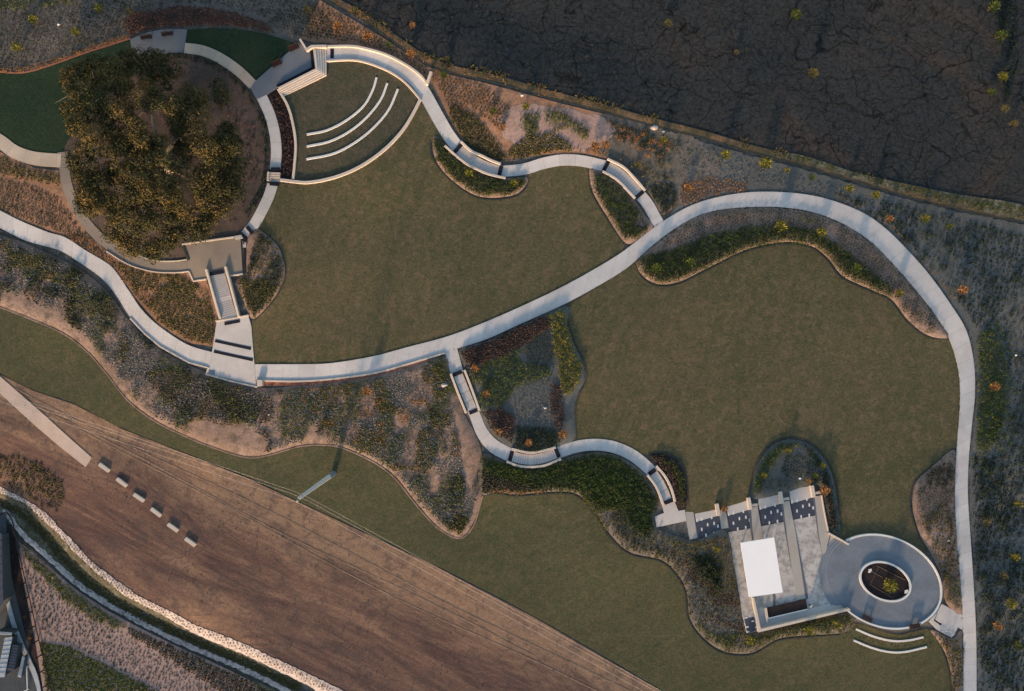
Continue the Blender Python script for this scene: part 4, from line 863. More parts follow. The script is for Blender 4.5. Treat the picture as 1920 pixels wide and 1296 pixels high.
for (u, v, lab) in ((1630,1069,'small white flood light box at the west end of the oval planter'),(1698,1108,'small white flood light box at the east end of the oval planter')):
    r = empty('flood_light', P1(u, v, z=ze+0.12), lab, 'light', 'planter flood lights', kids_in_world=False)
    bm = bmesh.new(); box_bm(bm, 0, 0.1, 0.35, 0.6, 0.4, 0.16, 0.3, 0.02); bmobj('housing', bm, M['seatwall'], r)
    bm = bmesh.new(); box_bm(bm, 0, -0.3, 0.12, 0.5, 0.25, 0.2, 0.3, 0.02); bmobj('base', bm, M['seatwall'], r)
    bm = bmesh.new(); tube_bm(bm, (0, -0.15, 0.1), (0, 0.05, 0.35), 0.05); bmobj('bracket', bm, M['darkmetal'], r)
for (u, v, lab) in ((1226.5,239.5,'larger pale boulder beside the boundary trench'),(1244,247,'smaller pale boulder beside the boundary trench'),(979,179,'small white stone on the warm upper bank'),(833,722,'flat pale boulder below the main path by the straight stair'),(1022,765,'white stone in the patchwork bed'),(1778,1014,'small white stone in the bed west of the south path'),(1500,897,'small white stone in the arched bed'),(504,777,'small white stone in the long tan bank'),(1905,666,'white stone in the slate mulch at the east edge'),(110,46,'small white stone on the north-west slope')):
    sz = 0.62 if 'larger' in lab or 'flat' in lab else 0.24
    bm = bmesh.new(); bmesh.ops.create_icosphere(bm, subdivisions=2, radius=sz)
    for vv in bm.verts: vv.co = Vector((vv.co.x*1.25, vv.co.y*0.8, vv.co.z*0.6))*(0.85+0.3*random.random())
    o = bmobj('stone', bm, M['stone'] if sz > .5 else M['seatwall']); o.location = P1(u, v, z=float(GH(np.array([float(u)]), np.array([float(v)]))[0])+0.12); tag(o, lab, 'stone')

def person(u, v, z, rz):
    J = {'pel': (0, 0, .95), 'chest': (0, 0, 1.28), 'neck': (0, 0.01, 1.48), 'head': (0, -0.02, 1.60), 'top': (0, -0.02, 1.72)}
    V = [J['pel'], J['chest'], J['neck'], J['head'], J['top']]; R = [(.15, .11), (.17, .12), (.06, .06), (.095, .105), (.06, .07)]; E = [(0, 1), (1, 2), (2, 3), (3, 4)]
    def add(p, r, par): V.append(p); R.append((r, r)); E.append((par, len(V)-1)); return len(V)-1
    for s in (-1, 1):
        a = add((s*.20, 0, 1.40), .06, 1); a = add((s*.26, .03, 1.12), .045, a); a = add((s*.25, -.10, .88), .033, a); hnd = add((s*.25, -.13, .81), .03, a)
        for k in range(4):
            f = add((s*(.235+.01*k), -.115-.018*k, .75-.004*abs(k-1.5)), .0095, hnd); add((s*(.23+.01*k), -.13-.018*k, .72), .008, f)
        f = add((s*.215, -.16, .79), .010, hnd); add((s*.205, -.175, .765), .009, f)
        h = add((s*.10, 0, .86), .09, 0); k_ = add((s*.11, -.03, .48), .06, h); an = add((s*.11, .02, .09), .042, k_); add((s*.12, -.14, .04), .035, an)
    me = bpy.data.meshes.new('person'); me.from_pydata(V, E, []); o = bpy.data.objects.new('person', me); COL.objects.link(o)
    md = o.modifiers.new('skin', 'SKIN'); sv = me.skin_vertices[0].data
    for i, r in enumerate(R): sv[i].radius = r
    sv[0].use_root = True; o.modifiers.new('sub', 'SUBSURF').levels = 1; o.modifiers['sub'].render_levels = 1
    me.materials.append(M['skin'])
    o.location = P1(u, v, z=z); o.rotation_euler = (0, 0, rz)
    tag(o, 'person in a pale top with dark hair standing beside the dark planter', 'person')
    bm = bmesh.new(); bmesh.ops.create_uvsphere(bm, u_segments=14, v_segments=10, radius=.125); bmesh.ops.delete(bm, geom=[x for x in bm.verts if x.co.z < -0.05 and x.co.y < 0.02], context='VERTS')
    for x in bm.verts: x.co = Vector((x.co.x, x.co.y*1.1+0.02, x.co.z+1.66))
    bmobj('hair', bm, M['hair'], o)
    bm = bmesh.new(); prof = [(.19, .13, .90), (.18, .13, 1.0), (.17, .125, 1.15), (.20, .14, 1.32), (.21, .12, 1.43), (.08, .08, 1.50)]; rows = []
    for a, b, c in prof: rows.append([bm.verts.new((a*math.cos(t), b*math.sin(t), c)) for t in np.linspace(0, 2*math.pi, 17)[:-1]])
    for x, y in zip(rows[:-1], rows[1:]):
        for k in range(16): bm.faces.new((x[k], x[(k+1) % 16], y[(k+1) % 16], y[k]))
    for s in (-1, 1): tube_bm(bm, (s*.17, 0, 1.42), (s*.265, .03, 1.12), .078, .06, 10)
    bmobj('shirt', bm, M['shirt'], o)
    bm = bmesh.new(); tube_bm(bm, (0, 0, .82), (0, 0, .97), .17, .17, 12)
    for s in (-1, 1): tube_bm(bm, (s*.10, 0, .88), (s*.11, -.03, .48), .105, .08, 10); tube_bm(bm, (s*.11, -.03, .48), (s*.11, .02, .10), .08, .06, 10)
    bmobj('trousers', bm, M['trouser'], o)
person(1517, 1133, zp, 0.5)

# black fence beside the lower left yard
fl = [(2,966),(12,982),(22,1030),(34,1085),(47,1140),(58,1190),(70,1240),(84,1296),(94,1340)]
fb = [(u+11, v-6) for u, v in fl]
fr_ = empty('fence', P1(40,1100), 'tall black post and rail fence beside the yard', 'fence')
c = spline(fb, 26.0)
for p in c:
    a = P1(p[0], p[1], -0.2); bm = bmesh.new(); box_bm(bm, a.x, a.y, a.z+1.1, 0.17, 0.17, 2.2); bmobj('post', bm, M['darkmetal'], fr_)
for h in (0.35, 1.1, 1.95):
    bm = bmesh.new(); q = [P1(p[0], p[1], h) for p in spline(fb, 12.0)]
    for a, b in zip(q[:-1], q[1:]): tube_bm(bm, a, b, 0.09, n=6)
    bmobj('rail', bm, M['darkmetal'], fr_)
ribbon('kerb', [(-3,1010),(3,1060),(10,1105),(18,1145),(28,1180),(40,1210),(54,1240),(66,1268),(74,1300),(80,1340)], [5,6,7,7,8,8,9,9,6,5], M['tin'], 0.25, kind='structure', label='weathered pale kerb between yard and fence', cat='kerb')
def shed(name, pts, h, mat, lab, cat):
    z = float(T(np.mean([p[0] for p in pts]), np.mean([p[1] for p in pts]))[0])
    r = empty(name, P1(*np.mean(pts, 0), z=z), lab, cat)
    prism('roof', pts, z+h-0.12, z+h, M[mat], parent=r)
    c = np.mean(pts, 0); q = [tuple(c+(np.array(p)-c)*0.94) for p in pts]; prism('body', q, z-0.3, z+h-0.13, M['yard'], parent=r)
    bm = bmesh.new(); e = [P1(*p, z=z+h+0.03) for p in pts]
    for k in range(1, 9):
        a = e[0].lerp(e[3], k/9); b = e[1].lerp(e[2], k/9); tube_bm(bm, a, b, 0.04, n=4)
    bmobj('roof_rib', bm, M[mat], r)
shed('shed', [(9,1196),(23,1194),(8,1270),(-6,1270)], 2.6, 'tin', 'long pale tin-roofed shed in the yard, the westernmost', 'shed')
shed('shed', [(23,1209),(34,1211),(25,1259),(12,1257)], 2.2, 'pavers', 'grey flat-roofed shed beside the kerb in the yard', 'shed')
shed('storage_rack', [(42,1231),(46,1232),(39,1271),(33,1269)], 1.8, 'tin', 'narrow white storage rack in the yard', 'rack')
shed('shed', [(-30,1010),(3,1000),(6,1130),(-30,1180)], 3.0, 'pavers', 'dark blue flat-roofed shed at the left edge of the yard', 'shed')
shed('storage_rack', [(-8,1184),(22,1186),(22,1191),(-8,1190)], 2.8, 'tin', 'pale horizontal beam rack above the sheds in the yard', 'rack')
r = empty('pole', P1(54,1292), 'thin white pole standing at the bottom of the yard', 'pole', kids_in_world=False)
bm = bmesh.new(); tube_bm(bm, (0, 0, 0), (-2.6, -1.0, 1.2), 0.10); tube_bm(bm, (-0.2, 4.5, 0.4), (0, 0, 0.4), 0.12); bmobj('shaft', bm, M['seatwall'], r)
bm = bmesh.new(); box_bm(bm, 0, 4.6, 0.4, 0.5, 0.3, 0.2, 0, 0.02); bmobj('head', bm, M['tin'], r)

# ------------------------------------------------------------------ vegetation
def T_dome(n, seed, flat=0.75, ls=0.5):
    g = np.random.default_rng(seed); V, F = [], []
    for i in range(n):
        z = g.random()**0.7; ph = g.random()*6.283; rr = math.sqrt(max(0, 1-z*z)); r = 0.7+0.35*g.random()
        c = np.array([rr*math.cos(ph), rr*math.sin(ph), z*flat])*r
        nrm = c+g.normal(0, 0.45, 3); nrm /= np.linalg.norm(nrm); a = np.cross(nrm, g.normal(0, 1, 3)); a /= np.linalg.norm(a); b = np.cross(nrm, a)
        s = ls*(0.6+0.8*g.random()); m = len(V)
        V += [c-a*s*.5, c+b*s*.28, c+a*s*.5, c-b*s*.28]; F.append((m, m+1, m+2, m+3))
    return np.array(V), np.array(F)
def T_grass(n, seed, up=0.9):
    g = np.random.default_rng(seed); V, F = [], []
    for i in range(n):
        ph = g.random()*6.283; d = np.array([math.cos(ph), math.sin(ph), 0]); s = np.array([-d[1], d[0], 0]); L_ = 0.55+0.5*g.random(); h = up*(0.5+0.6*g.random()); w_ = 0.09+0.06*g.random(); m = len(V)
        V += [d*0.05-s*w_, d*0.05+s*w_, d*L_*.55+s*w_*.9+np.array([0, 0, h]), d*L_*.6-s*w_*.9+np.array([0, 0, h*0.95])]; F.append((m, m+1, m+2, m+3))
        m = len(V); V += [d*L_*.55+s*w_*.9+np.array([0, 0, h]), d*L_*.6-s*w_*.9+np.array([0, 0, h*.95]), d*L_-s*w_*.3+np.array([0, 0, h*.55]), d*L_+s*w_*.3+np.array([0, 0, h*.55])]; F.append((m, m+1, m+2, m+3))
    return np.array(V), np.array(F)
TPL = {'dome': [T_dome(17, k) for k in range(5)], 'dot': [T_dome(18, 20+k, 0.8, 0.75) for k in range(4)], 'grass': [T_grass(9, 40+k) for k in range(5)], 'big': [T_dome(90, 60+k, 0.8, 0.24) for k in range(4)]}
def scatter_mesh(name, u, v, size, tpl, mat, dz=0.0, hs=1.0, kind='stuff', label=None, cat='plants', tintc=None, group=None):
    if len(u) == 0: return None
    z = GH(u, v)+min(max(dz, 0.0), 0.15); W = P(u, v, z); Vs, Fs, Ts = [], [], []; n0 = 0; g = RNG
    pick = g.integers(0, len(TPL[tpl]), len(u)); rot = g.random(len(u))*6.283; tc = g.random(len(u)) if tintc is None else tintc
    for k, (tv, tf) in enumerate(TPL[tpl]):
        ix = np.where(pick == k)[0]
        if len(ix) == 0: continue
        c, s = np.cos(rot[ix]), np.sin(rot[ix]); sz = size[ix]
        x = tv[None, :, 0]*c[:, None]-tv[None, :, 1]*s[:, None]; y = tv[None, :, 0]*s[:, None]+tv[None, :, 1]*c[:, None]
        X = np.stack([x*sz[:, None]+W[ix, 0, None], y*sz[:, None]+W[ix, 1, None], tv[None, :, 2]*sz[:, None]*hs+W[ix, 2, None]], -1)
        nv = tv.shape[0]; F = tf[None]+(np.arange(len(ix))*nv)[:, None, None]+n0
        jit = np.repeat(g.random((len(ix), nv//4)), 4, axis=1)
        Vs.append(X.reshape(-1, 3)); Fs.append(F.reshape(-1, 4)); Ts.append((tc[ix][:, None]*0.6+jit*0.4).ravel()); n0 += nv*len(ix)
    o = tris(name, np.concatenate(Vs), np.concatenate(Fs), mat, np.concatenate(Ts)); tag(o, label, cat, group, kind); return o
def spots(poly, sp, jit=0.35, rot=0.0, mask=None, thr=None, seed=1, prob=1.0, hexg=True):
    p = np.array(poly, float); c = p.mean(0); R = np.hypot(*(p-c).T).max()+sp
    a = np.arange(-R, R, sp); b = np.arange(-R, R, sp*0.87); X, Y = np.meshgrid(a, b)
    if hexg: X = X+(np.arange(len(b)) % 2)[:, None]*sp/2
    X = X.ravel(); Y = Y.ravel(); X = X+RNG.uniform(-jit, jit, X.shape)*sp; Y = Y+RNG.uniform(-jit, jit, Y.shape)*sp
    u = c[0]+X*math.cos(rot)-Y*math.sin(rot); v = c[1]+X*math.sin(rot)+Y*math.cos(rot)
    k = inside(u, v, [tuple(x) for x in poly]) & (RNG.random(u.shape) < prob)
    if mask: k &= vnoise(u, v, mask, seed) > thr
    return u[k], v[k]
BANK_ = None
def plant(label, poly, tpl, mat, sp, s0, s1, jit=0.4, rot=0.0, mask=None, thr=0.5, seed=1, dz=0.05, hs=0.75, prob=1.0, cat='plants', name='ground_cover'):
    u, v = spots(poly, sp, jit, rot, mask, thr, seed, prob)
    # never on paving, nor on the patches left bare
    k = np.ones(len(u), bool)
    for e in PAVED+(BARE if poly is BANK_ else []): k &= ~inside(u, v, e)
    u, v = u[k], v[k]
    if tpl == 'dot': s0, s1 = s0*0.66, s1*0.66; mat = {'tuft': 'deep'}.get(mat, mat)
    return scatter_mesh(name, u, v, RNG.uniform(s0, s1, len(u)), tpl, L[mat], dz, hs, 'stuff', label, cat)
def band(c, w):
    c = spline(c, 6); A, B = edges_from_center(c, w); return [tuple(x) for x in A]+[tuple(x) for x in B[::-1]]
PAVED = [[tuple(x) for x in spline(MAIN_T, 8)]+[tuple(x) for x in spline(MAIN_B, 8)[::-1]], [tuple(x) for x in spline(M2_T, 8)]+[tuple(x) for x in spline(M2_B, 8)[::-1]],
 band([(612,101),(657,99),(687,104),(724,116),(757,134),(780,153),(796,175),(810,200),(824,225),(840,252),(861,280),(880,296),(900,308),(918,315.5),(946,321),(983,317),(1020,306),(1055,300),(1093,302),(1137,312),(1160,325),(1180,343),(1207,373),(1218,388),(1238,424)], 34),
 band([(843,648),(857,700),(872,735),(885,766),(904,811),(925,836),(962,857),(1001,862),(1046,849),(1080,838),(1114,834),(1149,838),(1183,852),(1208,871),(1227,890),(1240,910),(1252,938),(1260,970)], 30),
 band([(117,285),(121,320),(128,355),(148,398),(172,431),(204,460),(243,485),(288,498),(330,500),(358,498)], 26), band([(-30,247),(0,265),(28,285),(65,297),(114,301)], 28),
 [(338,450),(440,440),(466,420),(480,440),(462,520),(432,520),(450,596),(474,590),(484,728),(380,706),(402,650),(404,600),(382,530),(350,530)],
 [(1222,962),(1285,948),(1541,904),(1560,998),(1600,1020),(1600,1140),(1424,1190),(1398,1192),(1362,1002),(1290,1018),(1224,992)], ell(116, 88, 48), [(1738,1160),(1766,1130),(1812,1152),(1812,1188),(1786,1202),(1752,1186)], [(560,68),(620,82),(620,92),(560,92)]]

for i, (lab, pl, mm) in enumerate(beds):
    if i not in (0, 2, 6, 8, 9): continue
    plant('low mixed grasses through the '+lab, pl, 'grass', ['olive', 'tuft', 'olive'][i % 3], 6.0, 0.26, 0.46, prob=0.75)
# hedge-like masses
plant('dark green hedging packed below the first curved stair', [(814,260),(850,290),(890,320),(950,336),(986,336),(982,349),(958,365),(901,367),(852,339),(819,300)], 'dome', 'dark', 4.2, 0.38, 0.62)
plant('dark green hedging packed below the second curved stair', [(1110,322),(1135,328),(1165,352),(1185,378),(1196,400),(1190,420),(1214,430),(1195,446),(1174,449),(1145,408),(1116,358)], 'dome', 'dark', 4.2, 0.38, 0.6)
plant('dark dotted plants on slate mulch beside the second curved stair', [(1192,385),(1205,400),(1222,425),(1213,433),(1188,420)], 'dot', 'deep', 5.46, 0.32, 0.44, jit=0.1, rot=0.5)
HB = [(1196,492),(1215,478),(1260,470),(1330,440),(1400,425),(1470,425),(1530,430),(1575,462),(1610,490),(1650,520),(1675,545),(1668,559),(1640,544),(1583,517),(1554,482),(1521,459),(1470,452),(1400,466),(1330,499),(1275,526),(1237,531),(1209,518),(1194,494)]
plant('dark green hedging along the rim of the crescent bed', HB, 'dome', 'dark', 4.2, 0.4, 0.66, dz=0.2)
plant('dotted rows of low plants on the outer side of the crescent bed', [(1240,455),(1262,433),(1310,406),(1360,395),(1420,391),(1480,393),(1530,404),(1560,420),(1530,430),(1470,422),(1400,420),(1330,436),(1280,462)], 'dot', 'deep', 5.67, 0.29, 0.40, jit=0.10, rot=0.4, dz=0.25)
plant('dotted rows of pale brown plants at the east end of the crescent bed', [(1560,420),(1585,425),(1630,454),(1670,493),(1710,538),(1750,588),(1770,615),(1740,618),(1700,590),(1660,530),(1610,485),(1570,450)], 'dot', 'deep', 5.88, 0.28, 0.40, jit=0.10, rot=0.8, dz=0.25)
plant('dark shrubs scattered at the narrow end of the crescent bed', [(1665,540),(1690,555),(1730,590),(1768,622),(1735,622),(1700,592),(1680,565)], 'dome', 'deep', 9, 0.4, 0.65, dz=0.25, mask=18, thr=0.3)
plant('warm green shrubs in the crescent bed middle', [(1400,400),(1470,398),(1530,412),(1560,440),(1500,425),(1420,415)], 'dome', 'green', 6, 0.35, 0.5, mask=30, thr=0.45, dz=0.25)
plant('mixed dark shrubs beside the taupe plaza', [(466,455),(490,437),(517,460),(530,500),(525,528),(506,560),(478,590),(460,560),(448,530),(462,512)], 'dome', 'deep', 6.2, 0.4, 0.65, mask=22, thr=0.32, seed=5)
plant('olive grasses beside the taupe plaza', [(450,525),(500,520),(520,540),(506,562),(476,595),(458,560)], 'grass', 'olive', 5, 0.35, 0.5)
plant('grey plants beside the taupe plaza', [(478,440),(515,460),(530,500),(522,520),(495,500)], 'dome', 'grey', 8, 0.3, 0.5, mask=25, thr=0.4)
# patchwork bed
plant('dark red grasses along the diagonal path', [(862,658),(920,640),(975,612),(1022,592),(1032,612),(985,645),(940,670),(880,690)], 'grass', 'red', 4, 0.35, 0.55, dz=0.3)
plant('dotted dark plants near the top of the patchwork bed', [(985,640),(1030,612),(1038,660),(1040,690),(1000,690),(980,660)], 'dot', 'tuft', 5.25, 0.32, 0.47, jit=0.1, rot=0.4, dz=0.4)
plant('green shrubs in the patchwork bed', [(880,695),(940,668),(980,650),(985,680),(1030,690),(1035,705),(985,720),(960,735),(950,760),(905,765),(885,730)], 'dome', 'green', 4.8, 0.35, 0.6, dz=0.35, mask=30, thr=0.18)
plant('yellow green hedge on the east side of the patchwork bed', [(1028,592),(1060,578),(1062,610),(1075,648),(1092,685),(1088,710),(1075,735),(1055,740),(1048,700),(1040,650)], 'dome', 'yellow', 4.6, 0.4, 0.62, dz=0.25)
plant('dark red shrubs at the low west corner of the patchwork bed', [(902,772),(940,765),(965,785),(960,830),(925,810)], 'grass', 'red', 4.2, 0.35, 0.55, dz=0.35)
plant('dark red strip east of the slate mulch', [(1035,720),(1052,725),(1058,790),(1050,815),(1040,800),(1030,750)], 'grass', 'red', 4.5, 0.3, 0.5, dz=0.35)
plant('deep green mass above the sagging stair', [(968,800),(1040,805),(1050,832),(1000,846),(965,838)], 'dome', 'deep', 4.2, 0.4, 0.6, dz=0.3)
plant('sparse dots on the slate mulch of the patchwork bed', [(955,710),(1035,700),(1035,800),(965,795)], 'dot', 'grey', 6.30, 0.24, 0.40, dz=0.5)
# lower bed
plant('dark green mass below the arched path', [(905,860),(950,872),(1000,882),(1050,868),(1110,852),(1160,860),(1205,895),(1228,940),(1228,985),(1215,1010),(1180,985),(1165,950),(1145,955),(1125,960),(1112,950),(1082,922),(1040,918),(1000,915),(950,895),(915,890)], 'dome', 'dark', 4.3, 0.42, 0.7, dz=0.3)
plant('lighter green patches in the mass below the arched path', [(905,860),(1000,885),(1110,870),(1180,900),(1200,960),(1130,955),(1085,915),(1000,912),(930,890)], 'dome', 'green', 6.5, 0.45, 0.65, dz=0.5, mask=28, thr=0.5, seed=8)
plant('grey seed-head grasses at the west tip of the lower bed', [(902,880),(940,895),(1000,908),(1040,919),(970,924),(930,920),(906,925)], 'grass', 'tuft', 4.6, 0.4, 0.6, dz=0.25)
plant('grass rim of the lower bed with painted orange sunlight', [(906,924),(930,915),(970,920),(1020,914),(1030,921),(970,927),(930,923)], 'grass', 'orange', 4.5, 0.3, 0.45, dz=0.15)  # low sun on the bed rim painted as orange leaf colour
plant('dark dots on the slate strip of the lower bed', [(1145,965),(1165,950),(1185,990),(1215,1015),(1260,1035),(1275,1060),(1240,1046),(1185,1030),(1155,1000)], 'dot', 'deep', 6.30, 0.37, 0.53, jit=0.2, dz=0.5)
plant('yellow green rim plants along the slate strip', [(1085,925),(1115,950),(1142,992),(1138,1000),(1112,960)], 'dome', 'yellow', 5, 0.3, 0.45, dz=0.2)
plant('brown and olive grasses west of the pavilion', [(1240,992),(1290,1018),(1362,1004),(1380,1080),(1392,1150),(1330,1130),(1300,1080),(1270,1040)], 'grass', 'olive', 6.5, 0.28, 0.45, dz=0.45, prob=0.75)
plant('dark red drift west of the pavilion', [(1262,1030),(1300,1060),(1345,1110),(1392,1125),(1392,1140),(1340,1130),(1290,1080)], 'grass', 'red', 6, 0.35, 0.5, dz=0.5, prob=0.8)
plant('grey plants along the west side of the pavilion bed', [(1282,1080),(1330,1110),(1385,1150),(1395,1185),(1340,1180),(1300,1150),(1290,1110)], 'dome', 'grey', 6, 0.3, 0.45, dz=0.45)
plant('deep green oval shrub mass west of the canopy', [(1298,1045),(1320,1038),(1340,1050),(1350,1080),(1348,1100),(1335,1090),(1310,1072)], 'dome', 'deep', 5, 0.5, 0.8, dz=0.5)
plant('green rim shrubs south of the pavilion', [(1300,1165),(1340,1190),(1400,1188),(1430,1186),(1500,1168),(1592,1150),(1600,1172),(1560,1185),(1500,1188),(1450,1198),(1405,1218),(1362,1216),(1326,1194)], 'dome', 'green', 5.2, 0.35, 0.6, dz=0.25, mask=35, thr=0.2)
plant('dark red drift south of the pavilion', [(1330,1150),(1420,1190),(1520,1170),(1580,1155),(1500,1165),(1425,1188),(1380,1180)], 'grass', 'red', 5, 0.35, 0.55, dz=0.45)
# arched bed
plant('green arc of shrubs in the arched bed', [(1412,935),(1414,900),(1429,862),(1460,832),(1500,829),(1490,842),(1465,850),(1445,880),(1430,915),(1425,932)], 'dome', 'green', 4.6, 0.35, 0.6, dz=0.25)
plant('deep green shrubs on the east side of the arched bed', [(1500,830),(1532,850),(1556,890),(1566,950),(1572,998),(1562,998),(1548,960),(1545,920),(1520,900),(1545,880),(1520,860)], 'dome', 'deep', 4.6, 0.4, 0.65, dz=0.25)
plant('dark dots on slate in the arched bed', [(1470,855),(1500,850),(1545,875),(1535,890),(1490,895),(1465,890)], 'dot', 'deep', 5.88, 0.35, 0.49, jit=0.1, rot=0.6, dz=0.5)
plant('low dark green plants behind the pavilion bays', [(1425,925),(1450,895),(1500,897),(1530,893),(1540,905),(1470,918)], 'dome', 'dark', 6, 0.3, 0.5, dz=0.4, prob=0.7)
plant('dark red row east of the fifth strip', [(1546,930),(1556,925),(1566,985),(1556,990)], 'grass', 'red', 5, 0.35, 0.6, dz=0.3)
plant('dark red plants beside the ramp', [(1222,862),(1240,856),(1262,885),(1276,935),(1268,940),(1256,905)], 'grass', 'red', 4.5, 0.3, 0.5, dz=0.3)
plant('green rim plants beside the ramp', [(1236,855),(1262,865),(1278,890),(1284,935),(1276,940),(1268,900),(1250,872)], 'dome', 'green', 5, 0.3, 0.5, dz=0.3)
# bed west of the south path
plant('dotted rows on pale mulch west of the south path', [(1716,920),(1745,900),(1765,930),(1770,980),(1740,1000),(1722,970)], 'dot', 'tuft', 6.09, 0.32, 0.44, jit=0.12, rot=0.2, dz=0.45)
plant('mixed shrubs along the south path', [(1735,890),(1785,855),(1788,950),(1795,1050),(1802,1145),(1778,1125),(1768,1060),(1772,960),(1760,910)], 'dome', 'tuft', 7, 0.35, 0.55, dz=0.35, prob=0.8)
plant('green shrubs at the foot of the south path bed', [(1770,1070),(1798,1080),(1803,1145),(1778,1125)], 'dome', 'green', 6, 0.35, 0.5, dz=0.35)
plant('grasses in the bed south of the apron', [(1760,1190),(1800,1195),(1803,1340),(1788,1340),(1780,1250)], 'grass', 'olive', 6.5, 0.3, 0.5, dz=0.3)
plant('rough long grass round the round terrace seat walls', [(1575,1195),(1600,1150),(1640,1172),(1690,1185),(1740,1172),(1755,1195),(1740,1222),(1690,1232),(1620,1222)], 'grass', 'olive', 7.5, 0.15, 0.26, prob=0.55, hs=0.6)
# oak ring
plant('low dark plants round the inner edge of the ring path', band([(300,108),(344,106),(405,124),(438,148),(466,178),(486,212),(497,250),(500,290),(497,330),(487,365),(462,405)], 9), 'dot', 'tuft', 6.83, 0.44, 0.66, jit=0.15)
plant('leafy litter tufts under the oak', [(350,120),(430,170),(480,240),(485,330),(440,420),(400,430),(460,300),(420,200)], 'dot', 'brown', 9.45, 0.29, 0.50, mask=30, thr=0.4)
plant('dark red rows in the narrow bed', [(504,182),(519,172),(536,200),(546,235),(550,270),(548,330),(529,330),(531,275),(527,238),(517,208)], 'dot', 'red', 4.83, 0.44, 0.62, jit=0.15)
# slope between knoll and west path
plant('regular dotted rows on the warm slope below the oak ring', [(-20,330),(60,345),(115,375),(150,430),(205,480),(240,520),(200,490),(120,440),(60,418),(-20,385)], 'dot', 'tuft', 5.88, 0.29, 0.47, jit=0.15, rot=0.35)
plant('olive grasses at the west end of the slope', [(-20,290),(0,292),(60,318),(110,325),(118,350),(60,340),(-20,325)], 'grass', 'olive', 5.2, 0.3, 0.5)
plant('olive and green grasses on the slope above the pale landing', [(215,490),(290,514),(355,515),(384,528),(408,600),(396,646),(351,636),(300,605),(250,545)], 'grass', 'olive', 5.0, 0.32, 0.52, mask=26, thr=0.25)
plant('green clumps on the slope above the pale landing', [(240,500),(384,520),(405,600),(396,640),(300,600)], 'dome', 'green', 8, 0.3, 0.5, mask=30, thr=0.5, seed=4)
plant('rusty grasses next to the west path', [(100,425),(180,450),(250,520),(330,600),(380,645),(300,608),(244,545),(204,492),(122,442)], 'grass', 'orange', 6.5, 0.22, 0.36, mask=30, thr=0.35)
# long tan bank
BARE = [[(838,722),(858,728),(868,760),(882,800),(896,850),(890,900),(880,930),(868,890),(860,840),(850,790)], [(345,795),(400,785),(470,800),(505,830),(495,850),(455,856),(400,836),(350,816)], [(0,545),(50,560),(110,590),(170,640),(215,700),(200,702),(160,662),(60,598),(0,575)], [(735,775),(765,780),(765,810),(740,815)], [(800,880),(820,880),(822,930),(805,930)]]
BANK = [(-20,440),(60,464),(150,508),(204,553),(244,606),(300,660),(391,705),(480,732),(560,728),(700,712),(828,675),(850,740),(875,800),(895,850),(888,900),(896,925),(880,980),(862,1002),(822,982),(785,940),(745,890),(702,860),(642,832),(560,830),(500,847),(460,850),(400,832),(350,812),(292,782),(245,745),(205,695),(170,655),(120,620),(60,592),(-20,565)]
BANK_ = BANK
plant('grey-green tufts in rows on the long tan bank', BANK, 'dome', 'grey', 6.8, 0.30, 0.48, jit=0.18, rot=0.1, mask=42, thr=0.26, seed=11, dz=0.1, prob=0.85)
plant('dark tufts in rows on the long tan bank', BANK, 'grass', 'tuft', 6.0, 0.32, 0.5, jit=0.25, rot=0.1, mask=36, thr=0.72, seed=12, dz=0.25)
plant('green clumps on the long tan bank', BANK, 'dome', 'green', 6.5, 0.38, 0.6, mask=32, thr=0.58, seed=13, dz=0.25)
plant('olive grasses on the long tan bank', BANK, 'grass', 'olive', 6.0, 0.38, 0.58, mask=30, thr=0.70, seed=14, dz=0.25)
plant('rusty grasses on the long tan bank', [(480,735),(700,715),(830,690),(870,800),(880,900),(700,840),(560,820)], 'grass', 'orange', 7, 0.3, 0.5, mask=24, thr=0.80, seed=15, dz=0.25)
plant('dense dotted rows under the landing wall', [(330,690),(480,735),(480,790),(420,800),(330,770),(260,700)], 'grass', 'tuft', 5.2, 0.3, 0.42, jit=0.15, rot=0.1, dz=0.3)
plant('dark green corner between main path and short stair', [(800,680),(832,668),(848,705),(862,750),(840,730),(815,700)], 'dome', 'green', 5, 0.35, 0.55, dz=0.3)
plant('dark green clump near the tip of the bank', [(845,895),(868,895),(872,930),(852,945),(842,925)], 'dome', 'deep', 5, 0.4, 0.6, dz=0.3)
plant('deep green tip of the bank', [(820,965),(850,975),(880,970),(866,1002),(840,995)], 'dome', 'dark', 5, 0.4, 0.6, dz=0.3)
# upper bank
UB = [(575,70),(660,78),(724,94),(786,130),(816,158),(845,200),(880,200),(940,250),(960,200),(900,155),(850,144),(800,127),(720,76),(640,28),(605,5),(575,20)]
plant('regular dark dots in rows on the warm upper bank', UB, 'dot', 'tuft', 6.72, 0.29, 0.44, jit=0.15, rot=0.2)
plant('dried rusty cover between the rows of the upper bank', UB, 'grass', 'orange', 6.6, 0.16, 0.28, prob=0.7)
plant('grey dots in rows west of the upper bank', [(560,66),(500,45),(520,20),(600,10),(640,70)], 'dot', 'deep', 6.30, 0.29, 0.40, jit=0.12, rot=0.2)
plant('green bushes above the first curved stair', [(842,200),(870,205),(900,225),(930,265),(950,300),(935,303),(900,288),(868,262),(848,230)], 'dome', 'olive', 5.2, 0.35, 0.6)
plant('dark green bushes above the first curved stair', [(842,200),(870,205),(900,225),(930,265),(950,300),(935,303),(900,288),(868,262),(848,230)], 'dome', 'deep', 7, 0.4, 0.62)
plant('olive grasses above the linking path', [(985,255),(1030,250),(1065,270),(1080,285),(1010,290),(960,300),(950,290)], 'grass', 'olive', 5, 0.4, 0.6)
